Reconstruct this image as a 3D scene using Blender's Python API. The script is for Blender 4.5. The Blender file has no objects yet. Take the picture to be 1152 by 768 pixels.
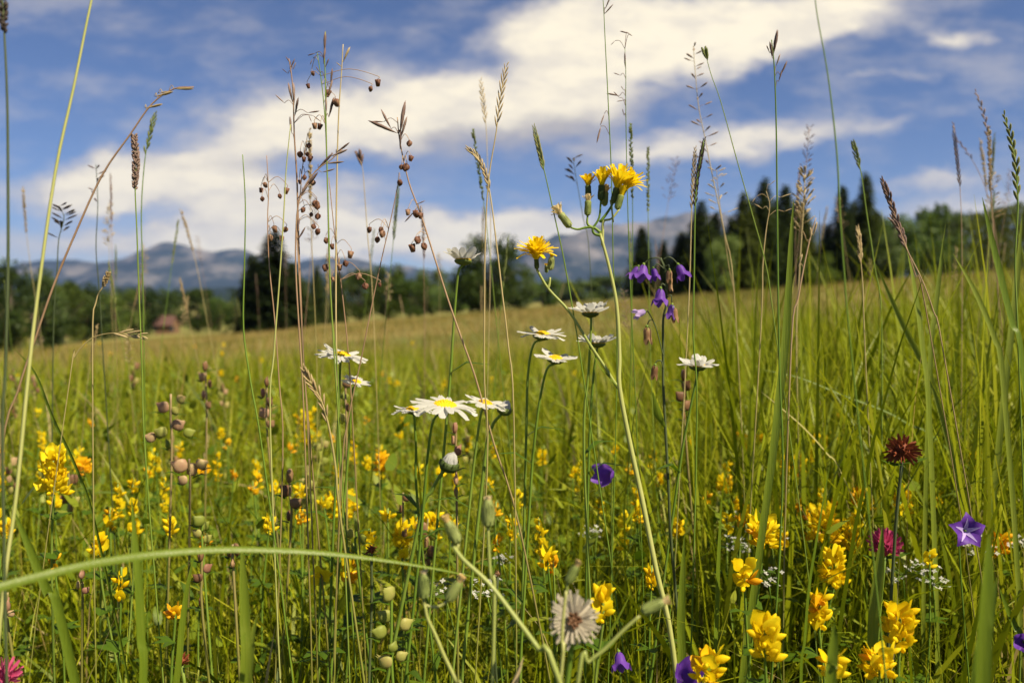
import bpy, math, random
import numpy as np
from mathutils import Vector, Matrix, noise, Quaternion

# ------------------------------------------------------------------ camera, sky, sun, exposure
SC = bpy.context.scene
COL = SC.collection
R = math.radians
FPX = 998.0                      # focal length in pixels of the 1152 px wide photograph
CAM = Vector((0.0, 0.0, 0.50))
TILT = math.atan(44.0 / FPX)
FWD = Vector((0, math.cos(TILT), -math.sin(TILT)))
UPV = Vector((0, math.sin(TILT), math.cos(TILT)))
cd = bpy.data.cameras.new('camera')
cam = bpy.data.objects.new('camera', cd); COL.objects.link(cam)
cam.location = CAM; cam.rotation_euler = (R(90) - TILT, 0, 0)
cd.sensor_width = 36.0; cd.lens = 36.0 * FPX / 1152.0
cd.clip_start = 0.02; cd.clip_end = 40000
cd.dof.use_dof = True; cd.dof.focus_distance = 0.63; cd.dof.aperture_fstop = 7.2
cd.dof.aperture_blades = 7
SC.camera = cam

SUN_DIR = Vector((0.66, -0.52, 1.02)).normalized()      # towards the sun: high, right, a little behind the camera
SUN_EL = math.asin(SUN_DIR.z)
SUN_AZ = math.atan2(SUN_DIR.x, SUN_DIR.y)
sl = bpy.data.lights.new('sun', 'SUN'); sl.energy = 5.0; sl.angle = R(0.53); sl.color = (1.0, 0.88, 0.64)
so = bpy.data.objects.new('sun', sl); COL.objects.link(so)
so.rotation_euler = (-SUN_DIR).to_track_quat('-Z', 'Y').to_euler()

SC.view_settings.view_transform = 'Standard'; SC.view_settings.look = 'None'
SC.view_settings.exposure = 0.98; SC.view_settings.gamma = 1.0
SC.view_settings.use_curve_mapping = False
SC.render.engine = 'CYCLES'
SC.cycles.use_denoising = True
SC.cycles.max_bounces = 6; SC.cycles.diffuse_bounces = 3; SC.cycles.glossy_bounces = 2
SC.cycles.transmission_bounces = 4; SC.cycles.volume_bounces = 0; SC.cycles.transparent_max_bounces = 8

W = bpy.data.worlds.new('World'); SC.world = W; W.use_nodes = True
WT = W.node_tree; WT.nodes.clear()
def wn(t, **kw):
    n = WT.nodes.new(t)
    for k, v in kw.items(): setattr(n, k, v)
    return n
def wmath(op, a, b=None, c=None, clamp=False):
    n = wn('ShaderNodeMath', operation=op); n.use_clamp = clamp
    for i, v in enumerate((a, b, c)):
        if v is None: continue
        if isinstance(v, (int, float)): n.inputs[i].default_value = v
        else: WT.links.new(v, n.inputs[i])
    return n.outputs[0]
def wmixc(f, a, b):
    n = wn('ShaderNodeMix', data_type='RGBA')
    for i, v in ((0, f), (6, a), (7, b)):
        if isinstance(v, (int, float)): n.inputs[i].default_value = v
        elif isinstance(v, tuple): n.inputs[i].default_value = (*v, 1)
        else: WT.links.new(v, n.inputs[i])
    return n.outputs[2]
def wmap(a, f0, f1, t0=0.0, t1=1.0):
    n = wn('ShaderNodeMapRange', interpolation_type='SMOOTHSTEP')
    WT.links.new(a, n.inputs[0])
    for i, v in enumerate((f0, f1, t0, t1)): n.inputs[i + 1].default_value = v
    return n.outputs[0]
SKY_STRENGTH = 0.050
sky = wn('ShaderNodeTexSky', sky_type='NISHITA'); sky.sun_disc = False
sky.sun_elevation = SUN_EL; sky.sun_rotation = SUN_AZ
sky.altitude = 900; sky.air_density = 0.72; sky.dust_density = 0.4; sky.ozone_density = 4.5
tc = wn('ShaderNodeTexCoord'); sp = wn('ShaderNodeSeparateXYZ'); WT.links.new(tc.outputs['Generated'], sp.inputs[0])
yy = wmath('MAXIMUM', sp.outputs[1], 0.05)
U = wmath('MULTIPLY', wmath('DIVIDE', sp.outputs[0], yy), 9.98)       # hundreds of "pixels" right of straight ahead
V = wmath('MULTIPLY', wmath('DIVIDE', sp.outputs[2], yy), 9.98)       # ... above the horizon
cv = wn('ShaderNodeCombineXYZ'); WT.links.new(U, cv.inputs[0]); WT.links.new(V, cv.inputs[1])
def wnoise(scale, detail=6, rough=0.55, stretch=(1, 1, 1), off=(0, 0, 0), rot=0, colour=False):
    m = wn('ShaderNodeMapping'); WT.links.new(cv.outputs[0], m.inputs[0])
    m.inputs['Scale'].default_value = stretch; m.inputs['Location'].default_value = off; m.inputs['Rotation'].default_value = (0, 0, rot)
    n = wn('ShaderNodeTexNoise'); WT.links.new(m.outputs[0], n.inputs['Vector'])
    n.inputs['Scale'].default_value = scale; n.inputs['Detail'].default_value = detail; n.inputs['Roughness'].default_value = rough
    return n.outputs['Color'] if colour else n.outputs['Fac']
# the cloud field is warped by noise so that no outline is a plain ellipse
wc = wnoise(0.75, 5, 0.6, (1, 1.7, 1), (3, 1, 0), colour=True)
w1 = wn('ShaderNodeVectorMath', operation='SUBTRACT'); WT.links.new(wc, w1.inputs[0]); w1.inputs[1].default_value = (.5, .5, .5)
w2 = wn('ShaderNodeVectorMath', operation='MULTIPLY'); WT.links.new(w1.outputs[0], w2.inputs[0]); w2.inputs[1].default_value = (1.5, 0.85, 0)
w3 = wn('ShaderNodeVectorMath', operation='ADD'); WT.links.new(cv.outputs[0], w3.inputs[0]); WT.links.new(w2.outputs[0], w3.inputs[1])
def blobs(lst):
    tot = None
    for px, py, rx, ry, rot, amp in lst:
        m = wn('ShaderNodeMapping', vector_type='TEXTURE'); WT.links.new(w3.outputs[0], m.inputs[0])
        m.inputs['Location'].default_value = ((px - 576) / 100, (340 - py) / 100, 0)
        m.inputs['Rotation'].default_value = (0, 0, R(rot)); m.inputs['Scale'].default_value = (rx / 100, ry / 100, 1)
        g = wn('ShaderNodeTexGradient', gradient_type='SPHERICAL'); WT.links.new(m.outputs[0], g.inputs[0])
        v = wmath('MULTIPLY', g.outputs['Fac'], amp)
        tot = v if tot is None else wmath('ADD', tot, v)
    return tot
CUMULUS = [(690, 60, 190, 95, 4, 1.6), (640, 45, 120, 60, 10, .9), (800, 40, 190, 60, 12, 1.2), (950, 18, 230, 50, 14, 1.2), (590, 125, 170, 60, 0, 1.1),
           (450, 130, 190, 60, -3, 1.15), (330, 145, 190, 48, 0, 1.1), (470, 90, 120, 42, -16, .8), (240, 165, 150, 38, 4, .7),
           (175, 205, 150, 46, 0, 1.9), (60, 225, 130, 34, 0, 1.0), (300, 215, 150, 40, 0, 1.0), (420, 205, 170, 30, 8, .6),
           (430, 264, 290, 46, 0, 2.0), (575, 262, 130, 34, 0, 1.2), (280, 262, 170, 36, 0, 1.2), (110, 282, 230, 40, 0, 1.1),
           (760, 285, 260, 22, 0, .6), (700, 170, 150, 30, 8, .8), (840, 160, 190, 30, 7, 1.15), (960, 150, 110, 16, 12, .4),
           (1075, 47, 58, 22, -8, 1.15), (1010, 90, 90, 13, 6, .5), (960, 92, 60, 14, 10, .45), (1060, 198, 150, 15, 4, .85), (1110, 222, 160, 30, 3, 1.1),
           (1130, 262, 180, 26, 0, .7), (940, 265, 160, 18, 0, .4)]
base = blobs(CUMULUS)
fbm = wnoise(1.5, 10, 0.64, (0.65, 1.6, 1), (7, 2, 0), .1)
dens = wmath('ADD', base, wmath('MULTIPLY', wmath('SUBTRACT', fbm, 0.5), 1.25))
mask = wmap(dens, 0.04, 1.12)
cir = wnoise(1.1, 8, 0.62, (0.55, 1.5, 1), (11, 5, 0), 0.35)
wisp = wmath('MULTIPLY', wmap(cir, 0.43, 0.74), 0.48)
mask = wmath('MAXIMUM', mask, wisp)
core = wmap(dens, 0.55, 1.45)                                    # thick middles
GREYS = [(620, 150, 170, 50, 0, 1.0), (470, 175, 170, 34, 0, .8), (300, 185, 190, 36, 0, .55), (760, 120, 120, 40, 8, .4), (850, 178, 160, 20, 5, .5), (380, 110, 140, 26, 0, .35)]
grey = wmap(wmath('ADD', blobs(GREYS), wmath('MULTIPLY', wmath('SUBTRACT', wnoise(1.4, 7, .6, (0.8, 1.7, 1), (1, 9, 0)), 0.5), 0.9)), 0.15, 0.95)
def sc3(c, k): return tuple(x * k for x in c)
K = 1.0 / SKY_STRENGTH
lit = wmixc(core, sc3((0.37, 0.34, 0.31), K), sc3((0.60, 0.535, 0.40), K))
lit = wmixc(wmap(wnoise(2.3, 8, .62, (.6, 1.7, 1), (5, 3, 0), .12), 0.42, 0.66, 0.0, 0.40), lit, sc3((0.33, 0.305, 0.29), K))
ccol = wmixc(wmath('MULTIPLY', grey, 0.92), lit, sc3((0.245, 0.23, 0.23), K))
hs = wn('ShaderNodeHueSaturation'); hs.inputs['Hue'].default_value = 0.507; hs.inputs['Saturation'].default_value = 1.06; hs.inputs['Value'].default_value = 1.0
WT.links.new(sky.outputs[0], hs.inputs['Color'])
fin = wmixc(wmath('MULTIPLY', mask, 0.97), hs.outputs[0], ccol)
bg = wn('ShaderNodeBackground'); bg.inputs['Strength'].default_value = SKY_STRENGTH
WT.links.new(fin, bg.inputs[0])
wo = wn('ShaderNodeOutputWorld'); WT.links.new(bg.outputs[0], wo.inputs[0])

# ------------------------------------------------------------------ helpers
rng = random.Random(7)
NR = np.random.default_rng(11)

def at(px, py, d):
    """World point seen at photo pixel (px, py), d metres in front of the camera."""
    return CAM + FWD * d + Vector((1, 0, 0)) * ((px - 576) / FPX * d) - UPV * ((py - 384) / FPX * d)

def sstep(a, b, x):
    t = min(1.0, max(0.0, (x - a) / (b - a))); return t * t * (3 - 2 * t)

def gz(x, y):
    """Height of the ground: level round the camera, the meadow climbs to the right farther off."""
    s = sstep(1.5, 16.0, y)
    far = 1.0 - sstep(90, 900, math.hypot(x, y))
    return 0.13 * min(max(0.0, x), 4.0) * (1 - sstep(3.0, 14.0, y)) * sstep(0.3, 1.0, y) + s * far * (0.085 * 90 * math.tanh(x / 90) - 0.40 + 0.002 * min(y, 100)) + 0.03 * math.sin(x * 1.7 + 1) * math.sin(y * 1.3) * s

def gz_np(x, y):
    t = np.clip((y - 1.5) / 14.5, 0, 1); s = t * t * (3 - 2 * t)
    r = np.hypot(x, y); q = np.clip((r - 90) / 810, 0, 1); far = 1 - q * q * (3 - 2 * q)
    u = np.clip((y - 3) / 11, 0, 1); w = np.clip((y - .3) / .7, 0, 1)
    near = 0.13 * np.clip(x, 0, 4) * (1 - u * u * (3 - 2 * u)) * w * w * (3 - 2 * w)
    return near + s * far * (0.085 * 90 * np.tanh(x / 90) - 0.40 + 0.002 * np.minimum(y, 100)) + 0.03 * np.sin(x * 1.7 + 1) * np.sin(y * 1.3) * s

class MB:
    def __init__(self): self.v = []; self.f = []
    def add(self, vs, fs):
        o = len(self.v); self.v.extend([tuple(p) for p in vs]); self.f.extend([tuple(i + o for i in f) for f in fs])
    def build(self, name, mat, parent=None, smooth=True, props=None):
        off = parent.location if parent is not None else Vector()
        gp = parent
        if parent is not None and parent.parent is not None: off = parent.location + parent.parent.location
        me = bpy.data.meshes.new(name)
        me.from_pydata([(x - off.x, y - off.y, z - off.z) for x, y, z in self.v], [], self.f)
        if smooth: me.polygons.foreach_set('use_smooth', [True] * len(me.polygons))
        me.materials.append(mat); me.update()
        o = bpy.data.objects.new(name, me); COL.objects.link(o)
        if parent is not None: o.parent = parent
        if props:
            for k, v in props.items(): o[k] = v
        return o

def tag(o, label=None, cat=None, group=None, kind=None):
    if label: o['label'] = label
    if cat: o['category'] = cat
    if group: o['group'] = group
    if kind: o['kind'] = kind
    return o

def thing(name, label, cat, loc, group=None):
    o = bpy.data.objects.new(name, None); COL.objects.link(o)
    o.location = loc; o.empty_display_size = 0.02; o['kind'] = 'thing'
    return tag(o, label, cat, group)

def kids(o): return list(o.children)

def copy_tree(o, parent=None):
    c = o.copy(); COL.objects.link(c)
    if parent is not None: c.parent = parent
    for ch in kids(o): copy_tree(ch, c)
    return c

def smooth_path(pts, k=4):
    """Catmull-Rom through the points."""
    if len(pts) < 3: return [Vector(p) for p in pts]
    P = [Vector(p) for p in pts]; P = [P[0] * 2 - P[1]] + P + [P[-1] * 2 - P[-2]]
    out = []
    for i in range(1, len(P) - 2):
        a, b, c, d = P[i - 1:i + 3]
        for j in range(k):
            t = j / k
            out.append(0.5 * ((2 * b) + (c - a) * t + (2 * a - 5 * b + 4 * c - d) * t * t + (3 * b - a - 3 * c + d) * t ** 3))
    out.append(P[-2]); return out

def frame(n):
    n = Vector(n).normalized(); a = Vector((0, 0, 1)) if abs(n.z) < 0.9 else Vector((1, 0, 0))
    u = a.cross(n).normalized(); return u, n.cross(u), n

def tube(mb, pts, rad, n=6):
    """Tapered tube; rad is a number or a list / function of 0..1."""
    pts = [Vector(p) for p in pts]; m = len(pts)
    if m < 2: return
    vs, fs = [], []
    u = None
    for i, p in enumerate(pts):
        t = (pts[min(i + 1, m - 1)] - pts[max(i - 1, 0)])
        if t.length < 1e-9: t = Vector((0, 0, 1))
        t.normalize()
        if u is None: u = frame(t)[0]
        u = (u - t * u.dot(t))
        if u.length < 1e-6: u = frame(t)[0]
        u.normalize(); w = t.cross(u)
        r = rad(i / (m - 1)) if callable(rad) else (rad[i] if isinstance(rad, (list, tuple)) else rad)
        for k in range(n):
            a = 2 * math.pi * k / n
            vs.append(p + u * (r * math.cos(a)) + w * (r * math.sin(a)))
    for i in range(m - 1):
        for k in range(n):
            a, b = i * n + k, i * n + (k + 1) % n
            fs.append((a, b, b + n, a + n))
    fs.append(tuple(range(n - 1, -1, -1))); fs.append(tuple((m - 1) * n + k for k in range(n)))
    mb.add(vs, fs)

def lathe(mb, org, axis, prof, n=10, lobes=None, flat=1.0):
    """prof: list of (along, radius). lobes(a, t) may scale the radius."""
    u, w, a = frame(axis); org = Vector(org); vs, fs = [], []
    m = len(prof)
    for i, (t, r) in enumerate(prof):
        for k in range(n):
            g = 2 * math.pi * k / n
            rr = r * (lobes(g, i / (m - 1)) if lobes else 1)
            vs.append(org + a * t + u * (rr * math.cos(g)) + w * (rr * math.sin(g) * flat))
    for i in range(m - 1):
        for k in range(n):
            p, q = i * n + k, i * n + (k + 1) % n
            fs.append((p, q, q + n, p + n))
    fs.append(tuple(range(n - 1, -1, -1))); fs.append(tuple((m - 1) * n + k for k in range(n)))
    mb.add(vs, fs)

def ribbon(mb, pts, wid, side, fold=0.25):
    """A leaf blade: three vertices across with a fold at the midrib; wid is a function of 0..1."""
    pts = [Vector(p) for p in pts]; m = len(pts); vs, fs = [], []
    for i, p in enumerate(pts):
        t = (pts[min(i + 1, m - 1)] - pts[max(i - 1, 0)]).normalized()
        s = Vector(side(i / (m - 1)) if callable(side) else side); s = (s - t * s.dot(t)).normalized(); nn = t.cross(s)
        w = wid(i / (m - 1)) * 0.5
        vs += [p - s * w + nn * (w * fold), p, p + s * w + nn * (w * fold)]
    for i in range(m - 1):
        for k in (0, 1):
            a = i * 3 + k; fs.append((a, a + 1, a + 4, a + 3))
    mb.add(vs, fs)

def ovoid(mb, c, axis, length, rad, n=8, flat=1.0, k=6, power=1.0):
    prof = []
    for i in range(k + 1):
        t = i / k; prof.append(((t - 0.5) * length, max(0.04 * rad, rad * math.sin(math.pi * min(max(t, .02), .98)) ** power)))
    lathe(mb, c, axis, prof, n, flat=flat)

# ------------------------------------------------------------------ materials
def new_mat(name):
    m = bpy.data.materials.new(name); m.use_nodes = True; m.node_tree.nodes.clear(); return m
def plant_mat(name, cols, transl=0.3, rough=0.55, spec=0.25, scale=60, coat=0.0, attr=None, hue=0.0, bump=0.0, stretch=(1, 1, 1), foot=None):
    """cols: list of (pos, rgb). The ramp is driven by object random + noise, or by the mesh's own 'tint' attribute."""
    m = new_mat(name); N = m.node_tree.nodes; L = m.node_tree.links
    ramp = N.new('ShaderNodeValToRGB'); el = ramp.color_ramp.elements
    while len(el) < len(cols): el.new(0.5)
    for e, (p, c) in zip(el, cols): e.position = p; e.color = (*c, 1)
    tcn = N.new('ShaderNodeTexCoord'); nz = N.new('ShaderNodeTexNoise'); nz.inputs['Scale'].default_value = scale; nz.inputs['Detail'].default_value = 4
    mp = N.new('ShaderNodeMapping'); mp.inputs['Scale'].default_value = stretch
    L.new(tcn.outputs['Object'], mp.inputs[0]); L.new(mp.outputs[0], nz.inputs['Vector'])
    add = N.new('ShaderNodeMath'); add.operation = 'MULTIPLY_ADD'
    L.new(nz.outputs['Fac'], add.inputs[0])
    if attr:
        at_ = N.new('ShaderNodeAttribute'); at_.attribute_name = attr
        sx = N.new('ShaderNodeSeparateColor'); L.new(at_.outputs['Color'], sx.inputs[0])
        add.inputs[1].default_value = 0.16
        s2 = N.new('ShaderNodeMath'); s2.operation = 'SUBTRACT'; L.new(sx.outputs[0], s2.inputs[0]); s2.inputs[1].default_value = 0.08
        L.new(s2.outputs[0], add.inputs[2])
    else:
        oi = N.new('ShaderNodeObjectInfo'); add.inputs[1].default_value = 0.7
        s2 = N.new('ShaderNodeMath'); s2.operation = 'MULTIPLY_ADD'; L.new(oi.outputs['Random'], s2.inputs[0]); s2.inputs[1].default_value = 0.6; s2.inputs[2].default_value = -0.15
        L.new(s2.outputs[0], add.inputs[2])
    L.new(add.outputs[0], ramp.inputs[0])
    bs = N.new('ShaderNodeBsdfPrincipled'); bs.inputs['Roughness'].default_value = rough; bs.inputs['Specular IOR Level'].default_value = spec
    if foot:                                             # a ripening stalk is still green at its foot
        sz = N.new('ShaderNodeSeparateXYZ'); L.new(tcn.outputs['Object'], sz.inputs[0])
        fr = N.new('ShaderNodeMapRange'); L.new(sz.outputs[2], fr.inputs[0]); fr.inputs[1].default_value = .22; fr.inputs[2].default_value = .50
        fm = N.new('ShaderNodeMix'); fm.data_type = 'RGBA'; L.new(fr.outputs[0], fm.inputs[0]); fm.inputs[6].default_value = (*foot, 1); L.new(ramp.outputs[0], fm.inputs[7])
        L.new(fm.outputs[2], bs.inputs['Base Color'])
    else: L.new(ramp.outputs[0], bs.inputs['Base Color'])
    if bump:
        bp = N.new('ShaderNodeBump'); bp.inputs['Strength'].default_value = bump; bp.inputs['Distance'].default_value = 0.001
        L.new(nz.outputs['Fac'], bp.inputs['Height']); L.new(bp.outputs[0], bs.inputs['Normal'])
    out = N.new('ShaderNodeOutputMaterial')
    if transl:
        tr = N.new('ShaderNodeBsdfTranslucent'); L.new(ramp.outputs[0], tr.inputs[0])
        mx = N.new('ShaderNodeMixShader'); mx.inputs[0].default_value = transl
        L.new(bs.outputs[0], mx.inputs[1]); L.new(tr.outputs[0], mx.inputs[2]); L.new(mx.outputs[0], out.inputs[0])
    else: L.new(bs.outputs[0], out.inputs[0])
    return m

GRASS_RAMP = [(0.0, (.055, .090, .003)), (.28, (.160, .200, .004)), (.58, (.270, .295, .007)), (.82, (.34, .32, .025)), (.91, (.36, .26, .075)), (1.0, (.48, .38, .19))]
M = dict(
    grass=plant_mat('grass_leaf', GRASS_RAMP, .42, .45, .22, 40, attr='tint'),
    farm=plant_mat('far_grass_leaf', [(0, (.07, .095, .006)), (.30, (.135, .135, .014)), (.55, (.215, .165, .034)), (.8, (.31, .215, .065)), (1, (.42, .31, .13))], .35, .6, .2, 2, attr='tint'),
    herb=plant_mat('herb_leaf', [(0, (.065, .12, .005)), (.5, (.15, .20, .008)), (1, (.25, .28, .02))], .38, .5, .3, 60, attr='tint'),
    blade=plant_mat('broad_blade', [(0, (.09, .15, .008)), (.5, (.16, .22, .014)), (1, (.27, .30, .04))], .42, .4, .45, 1100, bump=.35, stretch=(1, 1, .012)),
    stem_green=plant_mat('green_stem', [(0, (.08, .15, .015)), (.5, (.14, .22, .025)), (1, (.22, .28, .05))], .12, .45, .3, 60),
    stem_pale=plant_mat('pale_stem', [(0, (.25, .30, .07)), (.5, (.36, .38, .11)), (1, (.48, .46, .18))], .15, .4, .35, 40),
    stem_straw=plant_mat('straw_stem', [(0, (.30, .22, .09)), (.5, (.44, .34, .16)), (1, (.56, .46, .24))], .15, .5, .3, 50, foot=(.20, .22, .03)),
    stem_pink=plant_mat('pinkish_stem', [(0, (.24, .14, .08)), (.5, (.36, .23, .14)), (1, (.48, .34, .21))], .1, .5, .3, 50, foot=(.17, .17, .03)),
    stem_dark=plant_mat('dark_stem', [(0, (.04, .055, .02)), (.5, (.06, .08, .03)), (1, (.10, .12, .05))], .1, .5, .3, 50),
    seed_straw=plant_mat('straw_seed', [(0, (.26, .18, .08)), (.5, (.44, .33, .17)), (1, (.60, .48, .28))], .3, .6, .2, 300),
    seed_mauve=plant_mat('mauve_seed', [(0, (.09, .055, .05)), (.5, (.20, .13, .11)), (1, (.38, .28, .22))], .2, .6, .2, 300),
    seed_dark=plant_mat('dark_seed', [(0, (.025, .02, .018)), (.5, (.06, .045, .04)), (1, (.12, .09, .07))], .15, .6, .2, 300),
    seed_green=plant_mat('green_seed', [(0, (.09, .12, .03)), (.5, (.17, .19, .06)), (1, (.28, .27, .11))], .25, .6, .2, 300),
    quake=plant_mat('quaking_spikelet', [(0, (.08, .03, .018)), (.5, (.19, .085, .05)), (1, (.46, .30, .19))], .25, .55, .25, 700),
    white=plant_mat('white_petal', [(0, (.56, .54, .49)), (.5, (.64, .63, .59)), (1, (.70, .69, .66))], .50, .5, .15, 200, bump=.15),
    disc=plant_mat('daisy_disc', [(0, (.48, .27, .008)), (.5, (.68, .43, .010)), (1, (.80, .56, .02))], .1, .7, .15, 900, bump=.6),
    bract=plant_mat('bract_green', [(0, (.03, .045, .012)), (.5, (.07, .10, .02)), (1, (.13, .16, .04))], .1, .55, .25, 500),
    bract_pale=plant_mat('bract_pale', [(0, (.13, .17, .04)), (.5, (.21, .25, .07)), (1, (.31, .33, .12))], .15, .55, .25, 400),
    hawk=plant_mat('hawkweed_petal', [(0, (.80, .50, .004)), (.5, (.85, .62, .006)), (1, (.88, .72, .02))], .42, .5, .2, 300),
    wilt=plant_mat('wilted_petal', [(0, (.45, .30, .10)), (.5, (.62, .46, .20)), (1, (.74, .62, .38))], .3, .6, .15, 300),
    yellow=plant_mat('yellow_petal', [(0, (.80, .54, .004)), (.35, (.84, .62, .006)), (1, (.88, .74, .02))], .5, .55, .12, 160, bump=.3),
    orange=plant_mat('orange_petal', [(0, (.74, .32, .005)), (.5, (.82, .45, .006)), (1, (.86, .56, .01))], .35, .45, .25, 120),
    violet=plant_mat('violet_petal', [(0, (.085, .025, .24)), (.5, (.14, .045, .36)), (1, (.23, .10, .48))], .4, .5, .2, 200),
    lilac=plant_mat('lilac_petal', [(0, (.30, .20, .48)), (.5, (.45, .33, .60)), (1, (.66, .58, .74))], .4, .5, .2, 200),
    star=plant_mat('pale_star', [(0, (.34, .22, .58)), (1, (.55, .45, .72))], .3, .5, .2, 200),
    brownb=plant_mat('brown_petal', [(0, (.12, .055, .03)), (.5, (.26, .14, .07)), (1, (.46, .30, .16))], .3, .6, .15, 300),
    clover=plant_mat('clover_pink', [(0, (.36, .03, .10)), (.5, (.56, .08, .20)), (1, (.70, .25, .38))], .35, .5, .2, 300),
    maroon=plant_mat('maroon_floret', [(0, (.08, .020, .010)), (.5, (.24, .065, .028)), (1, (.42, .17, .06))], .2, .6, .15, 400),
    rattle_green=plant_mat('rattle_green', [(0, (.16, .21, .025)), (.4, (.30, .33, .06)), (.7, (.44, .40, .12)), (1, (.46, .26, .16))], .4, .5, .3, 160, bump=.3),
    rattle_pink=plant_mat('rattle_pink', [(0, (.20, .09, .05)), (.35, (.36, .18, .12)), (.65, (.52, .34, .20)), (1, (.46, .42, .14))], .4, .5, .3, 160, bump=.3),
    rattle_brown=plant_mat('rattle_brown', [(0, (.11, .05, .025)), (.5, (.22, .115, .06)), (1, (.40, .26, .13))], .3, .5, .25, 160, bump=.3),
    fluff=plant_mat('fluff', [(0, (.40, .34, .25)), (.5, (.52, .46, .36)), (1, (.62, .56, .46))], .45, .7, .1, 100),
    needle=plant_mat('spruce_needle', [(0, (.012, .024, .007)), (.5, (.045, .066, .012)), (1, (.13, .15, .02))], .35, .6, .15, .9),
    leafdark=plant_mat('dark_leaf', [(0, (.022, .042, .010)), (.5, (.05, .08, .014)), (1, (.10, .14, .02))], .3, .55, .25, .6),
    leaflight=plant_mat('light_leaf', [(0, (.04, .075, .012)), (.5, (.08, .13, .02)), (1, (.14, .19, .03))], .35, .55, .25, .6),
    bark=plant_mat('bark', [(0, (.05, .035, .025)), (.5, (.10, .075, .055)), (1, (.17, .13, .10))], 0, .85, .1, 6),
    plank=plant_mat('weathered_plank', [(0, (.12, .07, .04)), (.5, (.20, .12, .07)), (1, (.28, .19, .12))], 0, .8, .15, 3),
    tile=plant_mat('red_roof_tile', [(0, (.055, .030, .026)), (.5, (.08, .042, .036)), (1, (.11, .06, .05))], 0, .75, .15, 3),
    glass=plant_mat('window_pane', [(0, (.02, .025, .03)), (1, (.05, .06, .07))], 0, .1, .5, 3),
)
# ------------------------------------------------------------------ ground, mountains, haze
def ground_material():
    m = new_mat('meadow_soil'); N = m.node_tree.nodes; L = m.node_tree.links
    g = N.new('ShaderNodeNewGeometry')
    def nz(scale, det=6):
        n = N.new('ShaderNodeTexNoise'); n.inputs['Scale'].default_value = scale; n.inputs['Detail'].default_value = det
        L.new(g.outputs['Position'], n.inputs['Vector']); return n.outputs['Fac']
    r1 = N.new('ShaderNodeValToRGB'); L.new(nz(6), r1.inputs[0])
    for e, (p, c) in zip(r1.color_ramp.elements, [(.3, (.035, .045, .012)), (.7, (.09, .10, .025))]): e.position = p; e.color = (*c, 1)
    r2 = N.new('ShaderNodeValToRGB'); L.new(nz(.12), r2.inputs[0])
    for e, (p, c) in zip(r2.color_ramp.elements, [(.35, (.10, .13, .03)), (.65, (.25, .20, .07))]): e.position = p; e.color = (*c, 1)
    sx = N.new('ShaderNodeVectorMath'); sx.operation = 'LENGTH'; L.new(g.outputs['Position'], sx.inputs[0])
    mr = N.new('ShaderNodeMapRange'); L.new(sx.outputs['Value'], mr.inputs[0]); mr.inputs[1].default_value = 4; mr.inputs[2].default_value = 25
    mx = N.new('ShaderNodeMix'); mx.data_type = 'RGBA'; L.new(mr.outputs[0], mx.inputs[0]); L.new(r1.outputs[0], mx.inputs[6]); L.new(r2.outputs[0], mx.inputs[7])
    bs = N.new('ShaderNodeBsdfPrincipled'); bs.inputs['Roughness'].default_value = .95; bs.inputs['Specular IOR Level'].default_value = .05
    L.new(mx.outputs[2], bs.inputs['Base Color'])
    bp = N.new('ShaderNodeBump'); bp.inputs['Strength'].default_value = .6; bp.inputs['Distance'].default_value = .03
    L.new(nz(40), bp.inputs['Height']); L.new(bp.outputs[0], bs.inputs['Normal'])
    o = N.new('ShaderNodeOutputMaterial'); L.new(bs.outputs[0], o.inputs[0]); return m

mb = MB(); NA = 180
rad = [0.0] + [0.15 * 1.075 ** i for i in range(400) if 0.15 * 1.075 ** i < 9300] + [9300]
vs = [(0, 0, gz(0, 0))]; fs = []
for r in rad[1:]:
    for k in range(NA):
        a = 2 * math.pi * k / NA; x, y = r * math.sin(a), r * math.cos(a); vs.append((x, y, gz(x, y)))
for k in range(NA): fs.append((0, 1 + (k + 1) % NA, 1 + k))
for i in range(len(rad) - 2):
    for k in range(NA):
        a = 1 + i * NA + k; b = 1 + i * NA + (k + 1) % NA; fs.append((a, b, b + NA, a + NA))
mb.add(vs, fs); g = mb.build('ground', ground_material()); tag(g, kind='structure')

def mountain_material():
    m = new_mat('mountain_rock_and_forest'); N = m.node_tree.nodes; L = m.node_tree.links
    g = N.new('ShaderNodeNewGeometry'); s = N.new('ShaderNodeSeparateXYZ'); L.new(g.outputs['Position'], s.inputs[0])
    def nz(scale, det=8, st=(1, 1, 1)):
        mp = N.new('ShaderNodeMapping'); mp.inputs['Scale'].default_value = st; L.new(g.outputs['Position'], mp.inputs[0])
        n = N.new('ShaderNodeTexNoise'); n.inputs['Scale'].default_value = scale; n.inputs['Detail'].default_value = det
        n.inputs['Roughness'].default_value = .62
        L.new(mp.outputs[0], n.inputs['Vector']); return n.outputs['Fac']
    h = N.new('ShaderNodeMapRange'); L.new(s.outputs[2], h.inputs[0]); h.inputs[1].default_value = 60; h.inputs[2].default_value = 520
    a = N.new('ShaderNodeMath'); a.operation = 'MULTIPLY_ADD'; L.new(h.outputs[0], a.inputs[0]); a.inputs[1].default_value = .16; L.new(nz(.0045, 9, (1, .4, 1.8)), a.inputs[2])
    rp = N.new('ShaderNodeValToRGB'); L.new(a.outputs[0], rp.inputs[0])
    for e, (p, c) in zip(rp.color_ramp.elements, [(.55, (.012, .022, .022)), (.80, (.19, .17, .16))]): e.position = p; e.color = (*c, 1)
    bs = N.new('ShaderNodeBsdfPrincipled'); bs.inputs['Roughness'].default_value = .9; bs.inputs['Specular IOR Level'].default_value = .05
    L.new(rp.outputs[0], bs.inputs['Base Color'])
    o = N.new('ShaderNodeOutputMaterial'); L.new(bs.outputs[0], o.inputs[0]); return m
MMAT = mountain_material()

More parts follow.
